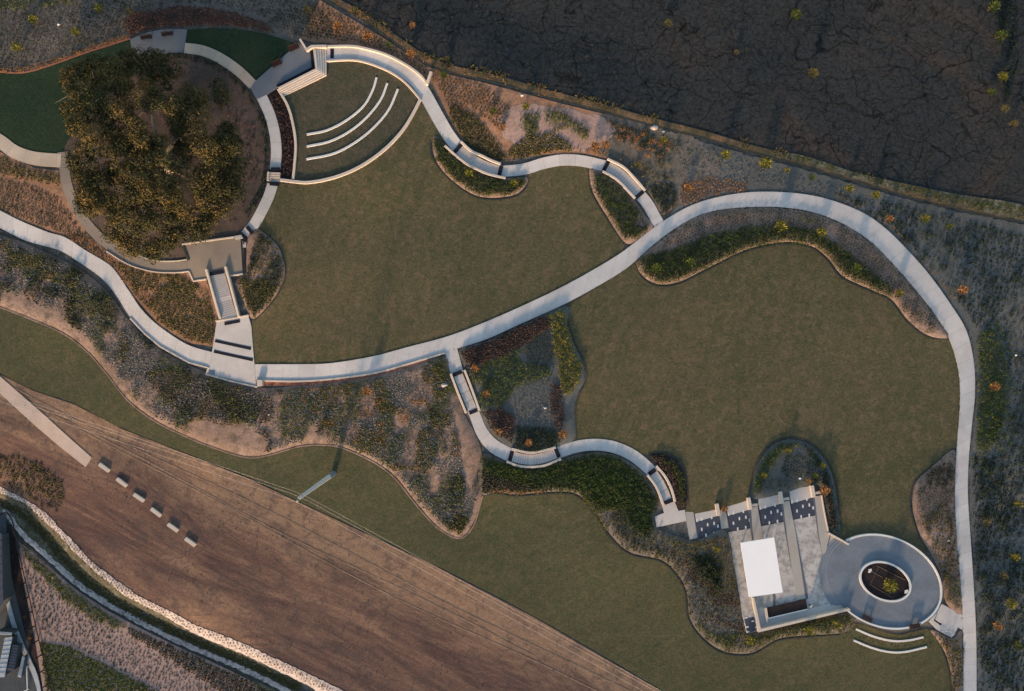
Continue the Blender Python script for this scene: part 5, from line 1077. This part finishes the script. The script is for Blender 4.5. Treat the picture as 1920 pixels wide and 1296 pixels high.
plant('rusty fringe above the linking path', [(985,290),(1050,275),(1130,285),(1140,297),(1093,289),(1016,293)], 'grass', 'orange', 6, 0.25, 0.4)
plant('dark green patches on the pale upper bank', [(980,210),(1012,215),(1005,250),(985,255),(978,235)], 'dome', 'green', 6, 0.45, 0.7)
plant('green strip of bushes on the pale upper bank', [(1005,205),(1050,210),(1070,225),(1110,245),(1100,262),(1060,240),(1040,260),(1035,240),(1010,218)], 'dome', 'green', 7, 0.4, 0.7, prob=0.8)
plant('rusty and dark bushes near the boundary', [(1140,225),(1190,240),(1250,260),(1270,275),(1240,300),(1225,290),(1190,275),(1150,255)], 'dome', 'deep', 8.5, 0.45, 0.75, prob=0.8)
plant('rusty bushes near the boundary', [(1140,228),(1190,240),(1262,270),(1240,295),(1190,275),(1155,258)], 'dome', 'orange', 11, 0.4, 0.7, prob=0.7)
plant('olive bushes above the second curved stair', [(1160,295),(1195,300),(1250,300),(1262,335),(1245,350),(1215,345),(1190,320)], 'dome', 'olive', 9, 0.45, 0.75, prob=0.8)
plant('dark green bushes between the second curved stair and the loop', [(1215,350),(1262,345),(1272,375),(1262,395),(1242,402),(1225,375)], 'dome', 'deep', 5.5, 0.45, 0.65)
plant('rusty dotted rows beside the loop', [(1275,345),(1330,330),(1400,340),(1400,357),(1340,366),(1275,388)], 'dot', 'orange', 6.51, 0.37, 0.53, jit=0.12, rot=0.3)
plant('sparse low grasses on the north bank of the loop', [(1270,265),(1400,295),(1500,325),(1600,360),(1560,372),(1460,352),(1340,330),(1275,340)], 'dot', 'grey', 7.35, 0.26, 0.44, prob=0.8)
# top left slope
plant('fine dry tufts on the north-west slope', [(-20,20),(180,0),(250,5),(240,60),(130,105),(50,128),(-20,125)], 'grass', 'tuft', 6.0, 0.2, 0.34)
plant('red-brown grasses above the lookout', [(232,40),(260,22),(340,12),(430,20),(500,45),(520,62),(440,48),(350,48),(300,50),(245,66)], 'grass', 'brown', 4.2, 0.35, 0.55)
plant('grey dry tufts along the top edge', [(180,-10),(580,-10),(600,5),(560,40),(500,35),(430,12),(330,5),(240,20)], 'grass', 'tuft', 6.2, 0.2, 0.34)
plant('green weeds in the top left corner', [(-20,-20),(180,-20),(140,5),(60,14),(-20,22)], 'dome', 'green', 7, 0.4, 0.7)
plant('rim grasses above the green turf with painted orange sunlight', band([(-20,132),(30,131),(60,127),(110,111),(160,93),(243,68)], 9), 'grass', 'orange', 4.5, 0.22, 0.36)  # orange leaves carry the rim's sunlight as colour
# east side
plant('dense green planting outside the bend of the east path', [(1834,625),(1860,612),(1884,655),(1893,720),(1882,800),(1858,845),(1830,845),(1834,740),(1836,680)], 'dome', 'green', 4.8, 0.38, 0.62, mask=60, thr=0.12, dz=0.2)
EAST = [(1560,362),(1640,372),(1780,405),(1925,440),(1925,1300),(1838,1300),(1836,1180),(1826,1010),(1822,870),(1895,720),(1880,640),(1830,610),(1790,555),(1745,500),(1700,455),(1660,420),(1600,385)]
plant('dark grey-green tufts scattered over the slate east bank', EAST, 'dome', 'deep', 10.5, 0.34, 0.62, jit=0.4, mask=45, thr=0.22, seed=21, dz=0.0, hs=0.7)
plant('small dark dots over the slate east bank', EAST, 'dot', 'deep', 7.35, 0.26, 0.49, jit=0.45, mask=55, thr=0.40, seed=22)
plant('deep green clumps down the east side of the south path', [(1826,850),(1890,800),(1925,700),(1925,1300),(1840,1300),(1836,1180),(1826,1010)], 'dome', 'deep', 9, 0.4, 0.75, jit=0.5, mask=24, thr=0.42, seed=23)
plant('warm low grasses beside the east loop', band([(1560,368),(1620,392),(1668,424),(1712,466),(1755,515),(1795,568)], 12), 'grass', 'orange', 7.5, 0.18, 0.3, prob=0.6)
# field weeds and verge
plant('weeds along the east edge of the field', [(1858,-10),(1900,-10),(1905,80),(1895,180),(1880,180),(1870,80)], 'dome', 'deep', 8, 0.4, 0.8, prob=0.7)
plant('dry weeds along the verge', band([(u, v-7) for u, v in BND[:14]], 16), 'grass', 'orange', 8, 0.2, 0.4, prob=0.5)
plant('green weeds along the verge', band([(u, v-12) for u, v in BND[1:]], 18), 'grass', 'olive', 6.5, 0.25, 0.45, mask=30, thr=0.45)
plant('green weedy cover inside the field edge', [(1440,290),(1500,293),(1600,324),(1700,347),(1800,368),(1900,384),(1960,402),(1880,400),(1700,358),(1600,330),(1500,300)], 'grass', 'green', 6, 0.25, 0.42, prob=0.8)
# ditch and lower left
plant('dark stones and plugs dotted over the sunlit rock bank', band([(0,918),(42,937),(85,970),(113,1000),(145,1033),(176,1064),(226,1103),(283,1136),(340,1165),(400,1192),(460,1218),(580,1275),(640,1310)], 13), 'dot', 'brown', 5.88, 0.27, 0.38, jit=0.15, dz=0.15)
plant('weedy grasses on the ditch floor', band([(0,940),(46,965),(90,1010),(130,1055),(180,1100),(240,1140),(310,1175),(380,1208),(460,1242),(560,1290)], 16), 'grass', 'olive', 4.6, 0.3, 0.5, dz=0.15)
plant('shaggy grasses on the knoll above the rock bank', [(-10,850),(30,850),(80,870),(118,905),(122,935),(105,960),(85,955),(40,925),(-10,905)], 'grass', 'olive', 6.0, 0.3, 0.5, mask=20, thr=0.35, prob=0.8)
plant('grey grasses on the knoll above the rock bank', [(-10,850),(30,850),(80,870),(118,905),(122,935),(105,960),(85,955),(40,925),(-10,905)], 'dome', 'tuft', 8, 0.35, 0.55)
plant('bright green drift below the ditch track', [(38,1018),(62,1040),(100,1076),(150,1118),(200,1150),(240,1176),(215,1176),(170,1160),(120,1125),(85,1085),(50,1050)], 'dome', 'green', 4.6, 0.35, 0.6)
plant('dark rows below the ditch track', [(240,1172),(300,1202),(380,1236),(470,1278),(540,1315),(440,1315),(380,1275),(300,1225),(240,1190)], 'grass', 'tuft', 5, 0.35, 0.5, jit=0.2, rot=0.4)
plant('sparse dots over the pale mulch bank', [(45,1060),(90,1095),(150,1150),(220,1180),(300,1230),(420,1300),(300,1300),(200,1240),(120,1205),(80,1190),(62,1130)], 'dot', 'tuft', 6.30, 0.24, 0.40, jit=0.4)
plant('green grassy drift in the bottom left', [(76,1205),(130,1213),(180,1238),(240,1268),(300,1300),(88,1300)], 'grass', 'green', 4.4, 0.35, 0.55)
plant('orange weeds under the black fence', [(40,1100),(46,1150),(62,1210),(56,1200),(44,1150)], 'dome', 'orange', 9, 0.3, 0.5, prob=0.6)

for lab, e, sgn in (('north edge of the west path', MAIN_T, -1), ('south edge of the west path', MAIN_B, 1), ('outer edge of the loop path', M2_T, -1), ('inner edge of the loop path', M2_B, 1)):
    c = spline(e, 2.2); tn = np.gradient(c, axis=0); tn /= np.hypot(tn[:, 0], tn[:, 1])[:, None]; nn = np.stack([-tn[:, 1], tn[:, 0]], 1)*sgn
    k = RNG.random(len(c)) < 0.6*vnoise(c[:, 0], c[:, 1], 30, 51)+0.1; q = (c+nn*RNG.uniform(0.4, 2.6, (len(c), 1)))[k]
    scatter_mesh('ground_cover', q[:, 0], q[:, 1], RNG.uniform(0.10, 0.24, len(q)), 'grass', L['tuft'], kind='stuff', label='small weeds along the '+lab, cat='plants')

plant('grey seed-head grasses drifting over the long tan bank', BANK, 'grass', 'grey', 6.5, 0.34, 0.52, jit=0.25, rot=0.1, mask=30, thr=0.50, seed=16, dz=0.1)
plant('tiny weeds scattered over the black field', [(650,-10),(1925,-10),(1925,390),(1500,290),(1000,155),(820,100)], 'grass', 'tuft', 14, 0.14, 0.34, jit=0.5, mask=40, thr=0.42, seed=31, prob=0.6)
plant('dry brown weeds near the west end of the black field', [(680,10),(900,-5),(1250,60),(1240,215),(1000,158),(820,105)], 'grass', 'brown', 11, 0.12, 0.28, jit=0.5, mask=30, thr=0.5, seed=32, prob=0.4)
plant('stray weeds over the worn dirt', [(0,770),(140,900),(400,1180),(700,1290),(1150,1290),(700,1020),(300,850),(60,740)], 'grass', 'tuft', 14, 0.10, 0.22, jit=0.5, mask=40, thr=0.5, seed=33, prob=0.5)
plant('ragged green fringe around the dense planting by the east path', [(1830,600),(1875,600),(1905,660),(1912,740),(1900,830),(1865,880),(1824,870),(1828,850),(1860,846),(1884,800),(1895,720),(1886,655),(1860,612)], 'dome', 'green', 7.5, 0.32, 0.6, jit=0.5, mask=22, thr=0.35, seed=61)
plant('dark shrubs at the north end of the bed west of the south path', [(1722,905),(1745,885),(1788,850),(1790,900),(1760,915)], 'dome', 'deep', 6.0, 0.35, 0.6, mask=20, thr=0.25, seed=62)
plant('low grasses over the south end of the bed west of the south path', [(1728,985),(1768,940),(1795,1000),(1800,1060),(1770,1090),(1758,1050)], 'grass', 'olive', 6.0, 0.28, 0.48, prob=0.8)
plant('dark plugs on the shaded rock bank', band([(8,955),(24,978),(46,1006),(76,1032),(112,1065),(158,1104),(207,1135),(252,1161),(300,1186),(355,1212),(420,1239),(500,1275)], 9), 'dome', 'tuft', 5.5, 0.22, 0.42, jit=0.5, prob=0.7)
plant('green tufts mixed into the red drift along the diagonal path', [(862,662),(920,645),(975,618),(1020,598),(1030,615),(985,650),(940,675),(880,700)], 'dome', 'green', 7, 0.3, 0.5, mask=20, thr=0.4, seed=63)
plant('bright green clumps below the ditch track', [(40,1024),(100,1082),(150,1124),(200,1156),(228,1176),(190,1172),(130,1132),(85,1090),(52,1055)], 'dome', 'yellow', 8, 0.35, 0.55, jit=0.5, prob=0.7)
# ---- individual shrubs
def shrub_mesh(name, seed, n=150, ls=0.22, flat=0.8):
    v, f = T_dome(n, seed, flat, ls); me = bpy.data.meshes.new(name); me.from_pydata([tuple(x) for x in v], [], [tuple(x) for x in f]); me.update()
    a = me.attributes.new('tint', 'FLOAT', 'POINT'); a.data.foreach_set('value', np.repeat(np.random.default_rng(seed).random(len(v)//4), 4).astype(np.float32)); return me
SM = {k: [shrub_mesh('shrub_leaves', 100+i) for i in range(3)] for k in ('deep', 'green', 'tuft', 'orange')}
for k in SM:
    for me in SM[k]: me.materials.append(L[k])
def shrubs(pts, kind, r0, r1, where, adj, group, key='u', dz=0.25):
    ordw = ['first', 'second', 'third', 'fourth', 'fifth', 'sixth', 'seventh', 'eighth', 'ninth', 'tenth', 'eleventh', 'twelfth', 'thirteenth', 'fourteenth', 'fifteenth', 'sixteenth', 'seventeenth', 'eighteenth', 'nineteenth', 'twentieth', 'twenty-first', 'twenty-second', 'twenty-third', 'twenty-fourth']
    pts = sorted(pts, key=lambda p: p[0] if key == 'u' else p[1])
    for i, (u, v) in enumerate(pts):
        r = random.uniform(r0, r1); o = bpy.data.objects.new('shrub', random.choice(SM[kind])); COL.objects.link(o)
        o.location = P1(u, v, z=float(GH(np.array([float(u)]), np.array([float(v)]))[0])-0.05); o.scale = (r, r*random.uniform(0.85, 1.15), r*0.9); o.rotation_euler = (0, 0, random.random()*6.28)
        tag(o, f'{ordw[i]} {adj} shrub from {"left" if key == "u" else "top"} {where}', 'shrub', group)
shrubs([(15,503),(41,473),(15,536),(71,531),(102,548),(96,494),(145,513),(135,566),(188,564),(145,603),(201,611)], 'deep', 1.0, 1.7, 'on the bank below the west path', 'round green', 'round shrubs on the west bank')
shrubs([(1612,382),(1660,398),(1690,420),(1700,452),(1738,440),(1780,462),(1830,470),(1880,480),(1726,486),(1768,500),(1812,512),(1862,528),(1905,520),(1800,560),(1850,575),(1895,590)], 'deep', 0.6, 1.1, 'on the slate north-east bank', 'small dark', 'dark shrubs on the slate bank')
shrubs([(1852,880),(1842,920),(1868,905),(1850,960),(1880,980),(1846,1010),(1862,1040),(1845,1080),(1884,1090),(1852,1120),(1870,1150),(1848,1180),(1880,1210),(1850,1240),(1875,1270)], 'deep', 0.8, 1.5, 'on the dark east bank', 'ragged green', 'ragged shrubs east of the south path', key='v')
shrubs([(1153,236),(1168,242),(1178,256),(1193,262),(1207,250),(1222,262),(1238,270),(1252,268),(1200,278),(1215,290),(1162,258)], 'orange', 0.6, 1.0, 'by the boundary trench', 'rusty', 'rusty shrubs near the boundary')
shrubs([(1305,1050),(1318,1060),(1330,1055),(1342,1072),(1330,1082),(1345,1095)], 'deep', 0.9, 1.4, 'in the mulch west of the canopy', 'deep green', 'deep green shrubs west of the canopy')
shrubs([(990,232),(1000,242),(1046,218),(1078,236),(1092,250),(1063,226)], 'green', 0.8, 1.3, 'on the pale upper bank', 'bushy green', 'green shrubs on the upper bank')

# ---- saplings: bare stake of a trunk, a few limbs and a loose feathery crown
def sapling_mesh(seed, n=190, h=2.6):
    g = np.random.default_rng(seed); V, F, Tn = [], [], []
    for i in range(n):
        t = g.random(); zc = 0.7+h*t*0.72; rr = (1-0.75*abs(t-0.35))*(0.15+0.85*g.random()**0.7)*0.85; ph = g.random()*6.283
        c = np.array([rr*math.cos(ph), rr*math.sin(ph), zc+0.3*rr]); d = np.array([math.cos(ph), math.sin(ph), 0.7])+g.normal(0, 0.35, 3); d /= np.linalg.norm(d)
        s = np.cross(d, g.normal(0, 1, 3)); s /= np.linalg.norm(s); l = 0.12+0.18*g.random(); w_ = 0.085; m = len(V)
        V += [c-d*l, c+s*w_, c+d*l, c-s*w_]; F.append((m, m+1, m+2, m+3)); Tn += [g.random()]*4
    me = bpy.data.meshes.new('crown'); me.from_pydata([tuple(x) for x in V], [], F); me.update()
    a = me.attributes.new('tint', 'FLOAT', 'POINT'); a.data.foreach_set('value', np.array(Tn, np.float32)); return me
def trunk_mesh(seed, h=2.6):
    g = random.Random(seed); bm = bmesh.new(); tube_bm(bm, (0, 0, -0.2), (0.03, 0.02, 1.0), 0.06, 0.045, 6); tube_bm(bm, (0.03, 0.02, 0.98), (0, 0, h*0.9), 0.045, 0.015, 6)
    for k in range(6):
        z = 0.8+k*0.28; a = g.random()*6.28; tube_bm(bm, (0.02, 0.01, z), (0.55*math.cos(a), 0.55*math.sin(a), z+0.45), 0.025, 0.008, 5)
    me = bpy.data.meshes.new('trunk'); bm.to_mesh(me); bm.free(); me.materials.append(M['stem']); return me
TK = [trunk_mesh(i) for i in range(3)]
CR = {}
for k in ('yellow', 'orange', 'olive', 'green'):
    CR[k] = [sapling_mesh(200+i+len(k)*10) for i in range(3)]
    for me in CR[k]: me.materials.append(L[k])
def sapling(u, v, kind, s, where, name='sapling'):
    adj = {'yellow': 'yellow-green', 'orange': 'rusty orange', 'olive': 'olive', 'green': 'fresh green'}[kind]
    # map point is the middle of the crown, so the foot sits nearer the middle of the map
    z0 = float(T(u, v)[0]); k = (CAMH-(z0+1.6*s))/(CAMH-z0); uu, vv = 960+(u-960)*k, 648+(v-648)*k; loc = P1(uu, vv, z=float(GH(np.array([uu]), np.array([vv]))[0]))
    r = empty(name, loc, f'{adj} sapling {where}', 'tree', 'young trees in the planting', kids_in_world=False, rz=random.random()*6.28)
    r.scale = (s, s, s*random.uniform(0.55, 0.75))
    for nm, me in (('trunk', random.choice(TK)), ('crown', random.choice(CR[kind]))):
        o = bpy.data.objects.new(nm, me); COL.objects.link(o); o.parent = r
SAP = [(58.6,34,'yellow',1.1,'on the north-west slope, second from the left edge'),(28,86.6,'yellow',1.2,'on the north-west slope just above the green turf'),(137.5,57,'yellow',1.0,'in the middle of the north-west slope'),(182,13,'yellow',1.0,'on the top edge left of the red-brown grasses'),(240.6,20,'olive',0.8,'on the top edge where the red-brown grasses begin'),
(575,15,'olive',0.9,'at the top edge above the stage'),(631,45,'orange',1.1,'above the start of the walled path'),(688.5,65.6,'orange',1.2,'above the crest of the walled path'),(769,99,'orange',1.1,'near the boundary above the amphitheatre'),(728,81.7,'green',0.7,'between two rusty ones above the walled path'),(773,45,'orange',0.8,'alone on the west end of the black field'),(831.5,138.5,'green',0.9,'just east of the short wing wall'),(664,17.5,'olive',1.0,'straddling the verge at the top edge'),(839,108,'olive',0.7,'on the verge above the wing wall'),
(925,206.6,'green',0.8,'in the dotted rows above the first curved stair'),(986,199,'yellow',0.9,'at the top of the pale upper bank'),(941,237,'orange',0.9,'at the west rim of the pale upper bank'),(1118,273,'orange',1.3,'just above the linking path, the larger of a pair'),(1137,270,'orange',1.0,'just above the linking path, the smaller of a pair'),(879,323.7,'yellow',1.0,'in the hedge bed below the first curved stair, west one'),(964,341.5,'yellow',0.9,'in the hedge bed below the first curved stair, east one'),(1197,308,'olive',0.9,'just above the second curved stair'),(1245.6,261,'yellow',0.9,'beside the pale boulders at the boundary'),
(1254,41,'olive',1.0,'on the west part of the black field near the top'),(1495,25,'green',1.3,'on the black field at the top edge'),(1527,134.6,'olive',1.2,'standing alone in the middle of the black field'),(1381.6,97,'olive',0.6,'tiny, on the black field west of the middle'),(1362,288.6,'yellow',1.2,'just below the boundary, west of a larger one'),(1438,304.5,'yellow',1.5,'largest below the boundary trench'),(1477,318.7,'yellow',0.7,'small, right of the largest below the trench'),(1525,331,'green',0.7,'small, right of centre below the trench'),(1596,352,'yellow',1.1,'on the slate bank near the trench, west of a matching one'),(1645.5,365,'yellow',1.1,'on the slate bank near the trench, east of a matching one'),(1670,409,'orange',1.0,'beside the loop at its north-east bend'),(1737.6,409,'yellow',1.1,'in the dotted slate bank near the north-east corner'),(1293,349,'orange',1.1,'beside the rusty dotted rows'),(1782,424,'green',0.8,'second in the slate bank near the north-east corner'),(1808,544,'orange',1.2,'outside the loop where it turns south'),
(1867,10,'green',1.4,'at the top of the field near the right corner'),(1881,64,'green',1.3,'in the weeds at the field east edge, upper'),(1885,141.6,'yellow',1.2,'largest in the weeds at the field east edge'),(1888,202,'olive',1.0,'just below the weeds at the field east edge'),(1904,230,'olive',1.0,'at the right edge of the field'),(1865,170,'green',1.0,'left fringe of the weeds at the field east edge'),
(1232.6,502,'green',1.3,'at the west end of the crescent hedge'),(1296,491,'green',1.3,'second from the west in the crescent hedge'),(1468,422,'yellow',1.5,'at the crest of the crescent bed'),(1544,434,'yellow',1.2,'right of the crest of the crescent bed'),(1608,502,'green',1.2,'in the east arm of the crescent hedge'),(1689.5,549.5,'yellow',1.0,'at the narrow end of the crescent bed'),
(1480,846,'yellow',0.75,'at the top of the arched bed'),(1434,892,'yellow',0.75,'on the west side of the arched bed'),(1545,874,'yellow',0.75,'on the east side of the arched bed'),(1530,892,'green',0.8,'beside the dark dots in the arched bed'),(1518,904,'orange',0.7,'behind the fourth pavilion bay'),(1549,922,'orange',1.3,'at the north-east corner of the pavilion'),
(1359,955.6,'orange',0.9,'growing between the first two pavilion bays'),(1343,1031,'yellow',0.9,'in the mulch west of the canopy'),(1408,1204,'yellow',1.2,'in the green rim south-west of the terrace'),(1519,1185,'yellow',1.2,'in the green rim south of the L-shaped wall'),(1573,1173,'yellow',1.1,'in the green rim near the round terrace'),
(890,691,'orange',1.0,'in the patchwork bed near the short stair'),(911,738,'orange',0.9,'in the patchwork bed among green shrubs'),(933.6,810,'orange',1.0,'at the low west corner of the patchwork bed'),(991.6,830.6,'orange',1.0,'in the deep green mass above the sagging stair'),(1056,816,'orange',1.1,'at the low east corner of the patchwork bed'),
(1870,725,'orange',1.1,'in the dense green bed by the east path'),(1853,980,'olive',1.0,'beside the south path on the dark bank'),(1913,946,'yellow',1.0,'at the right edge, level with the arched bed'),(1907,1046,'yellow',1.1,'at the right edge, level with the canopy'),(1885,1080,'olive',0.9,'on the dark east bank level with the round terrace'),(1899,1134,'yellow',1.3,'on the dark east bank near the bottom'),(1873,1176,'orange',1.1,'on the dark east bank level with the apron'),(1913,1213,'green',1.0,'at the right edge near the bottom corner'),
(687,735,'orange',1.3,'on the tan bank just below the main path'),(605,795,'olive',1.0,'on the tan bank above the utility pole')]
for a in SAP: sapling(*a)
sapling(1674, 1101, 'yellow', 1.75, 'inside the oval planter of the round terrace')

# ------------------------------------------------------------------ the old oak
oak = empty('oak_tree', P1(318,318), 'huge spreading old oak inside the ring path', 'tree')
OUT = [(118,140),(135,122),(160,128),(185,105),(212,112),(232,96),(262,94),(290,98),(312,116),(330,128),(360,150),(395,146),(418,166),(424,190),(416,214),(428,236),(448,244),(468,268),(462,300),(445,325),(446,360),(425,392),(428,420),(400,425),(372,446),(340,440),(318,462),(292,482),(262,470),(240,478),(214,448),(182,436),(172,405),(148,388),(150,358),(128,338),(136,310),(118,288),(128,262),(140,240),(116,214),(122,190),(134,168)]
def oak_build():
    g = np.random.default_rng(5); base = np.array(oak.location); zg = base[2]
    cl = []
    def px(u, v, z): return np.array(P1(u, v, z=z))
    tries = 0
    while len(cl) < 330 and tries < 60000:
        tries += 1
        u = g.uniform(110, 470); v = g.uniform(90, 485)
        if not inside(np.array([u]), np.array([v]), OUT)[0]: continue
        d = math.hypot((u-285)/185, (v-290)/200)
        # sparse gaps, thinner towards the north-east
        ne = max(0, (u-300)/170)*max(0, (300-v)/180)
        if vnoise(np.array([u]), np.array([v]), 34, 31)[0] < 0.26+0.22*ne: continue
        sd = lambda a, b, c, d: float(segdist(np.array([u]), np.array([v]), a, b, c, d)[0])
        if math.hypot(u-304, v-222) < 17 or math.hypot(u-372, v-290) < 15 or sd(286,292,352,254) < 7 or sd(286,292,304,322) < 6 or sd(282,268,284,215) < 5 or sd(300,330,340,328) < 4: continue
        if any((c[0]-u)**2+(c[1]-v)**2 < 60 for c in cl): continue
        h = zg+3.2+8.6*math.sqrt(max(0.0, 1-min(1, d)**2.2))*(0.72+0.34*vnoise(np.array([u]), np.array([v]), 45, 32)[0]) + g.normal(0, 0.6)
        cl.append((u, v, h, g.uniform(0.9, 1.7)))
    V, F, Tn = [], [], []
    tot = 0
    for (u, v, h, r) in cl:
        c = px(u, v, h); n = int(200+330*r*r/2); ph = g.random(n)*6.283; zz = 1-g.random(n)**0.85*1.25; rr = np.sqrt(np.clip(1-zz*zz, 0, 1)); rad = r*(0.55+0.6*g.random(n))
        # ragged spray outline
        rad *= 0.8+0.5*np.abs(np.sin(ph*2.5+g.random()*6))*g.random(n)
        q = c+np.stack([rr*np.cos(ph)*rad*1.15, rr*np.sin(ph)*rad*1.15, zz*rad*0.72], 1)
        nr = (q-c)/r+g.normal(0, 0.6, (n, 3)); nr /= np.linalg.norm(nr, axis=1)[:, None]
        a = np.cross(nr, g.normal(0, 1, (n, 3))); a /= np.linalg.norm(a, axis=1)[:, None]; b = np.cross(nr, a); s = (0.09+0.13*g.random(n))[:, None]
        V.append(np.stack([q-a*s, q+b*s*.55, q+a*s, q-b*s*.55], 1).reshape(-1, 3)); F.append(np.arange(n*4).reshape(n, 4)+tot); tot += n*4
        Tn.append(np.repeat(np.clip(g.random()*0.6+g.random(n)*0.4, 0, 1), 4))
    o = tris('crown', np.concatenate(V), np.concatenate(F), L['oak'], np.concatenate(Tn)); o.parent = oak; o.location = -Vector(oak.location)
    # trunk and limbs
    bm = bmesh.new(); fork = px(300, 300, zg+3.4)
    pts = [base+np.array([0, 0, -0.4]), base*0.6+fork*0.4+np.array([0.1, 0, 0.2]), fork]
    for (a, b, r0, r1) in ((pts[0], pts[1], 1.05, 0.72), (pts[1], pts[2], 0.74, 0.62)): tube_bm(bm, a, b, r0, r1, 14)
    bmobj('trunk', bm, M['bark'], oak)
    mains = [((262,270),6.5),((350,250),6.2),((345,330),6.0),((270,360),6.5),((220,320),7.0),((285,215),7.0)]
    nodes = []
    for (m, hz) in mains:
        bm = bmesh.new(); e = px(m[0], m[1], zg+hz); mid = fork*0.5+e*0.5+g.normal(0, 0.35, 3)
        tube_bm(bm, fork, mid, 0.48, 0.36, 10); tube_bm(bm, mid, e, 0.37, 0.27, 10); bmobj('limb', bm, M['bark'], oak); nodes.append((e, 0.27))
    bm = bmesh.new()
    cs = sorted(cl, key=lambda c: math.hypot(c[0]-295, c[1]-295)); nd = [(n[0], n[1]) for n in nodes]
    for (u, v, h, r) in cs:
        t = px(u, v, h-0.25); D_ = [np.linalg.norm(n[0]-t)+0.3*abs(n[0][2]-t[2]) for n in nd]; k = int(np.argmin(D_)); s, rs = nd[k]
        if D_[k] > 9: continue
        m = s*0.5+t*0.5+g.normal(0, 0.22, 3)*min(2, D_[k]/2); r1 = max(0.035, rs*0.62)
        tube_bm(bm, s, m, max(0.04, rs*0.8), r1*1.1, 6); tube_bm(bm, m, t, r1*1.1, r1*0.7, 6); nd.append((t, max(0.045, r1*0.85)))
        for _ in range(2):
            e2 = t+np.array([g.normal(0, 0.9), g.normal(0, 0.9), 0.45+g.random()*0.5]); tube_bm(bm, t, e2, 0.045, 0.015, 5)
    bmobj('branches', bm, M['bark'], oak)
oak_build()
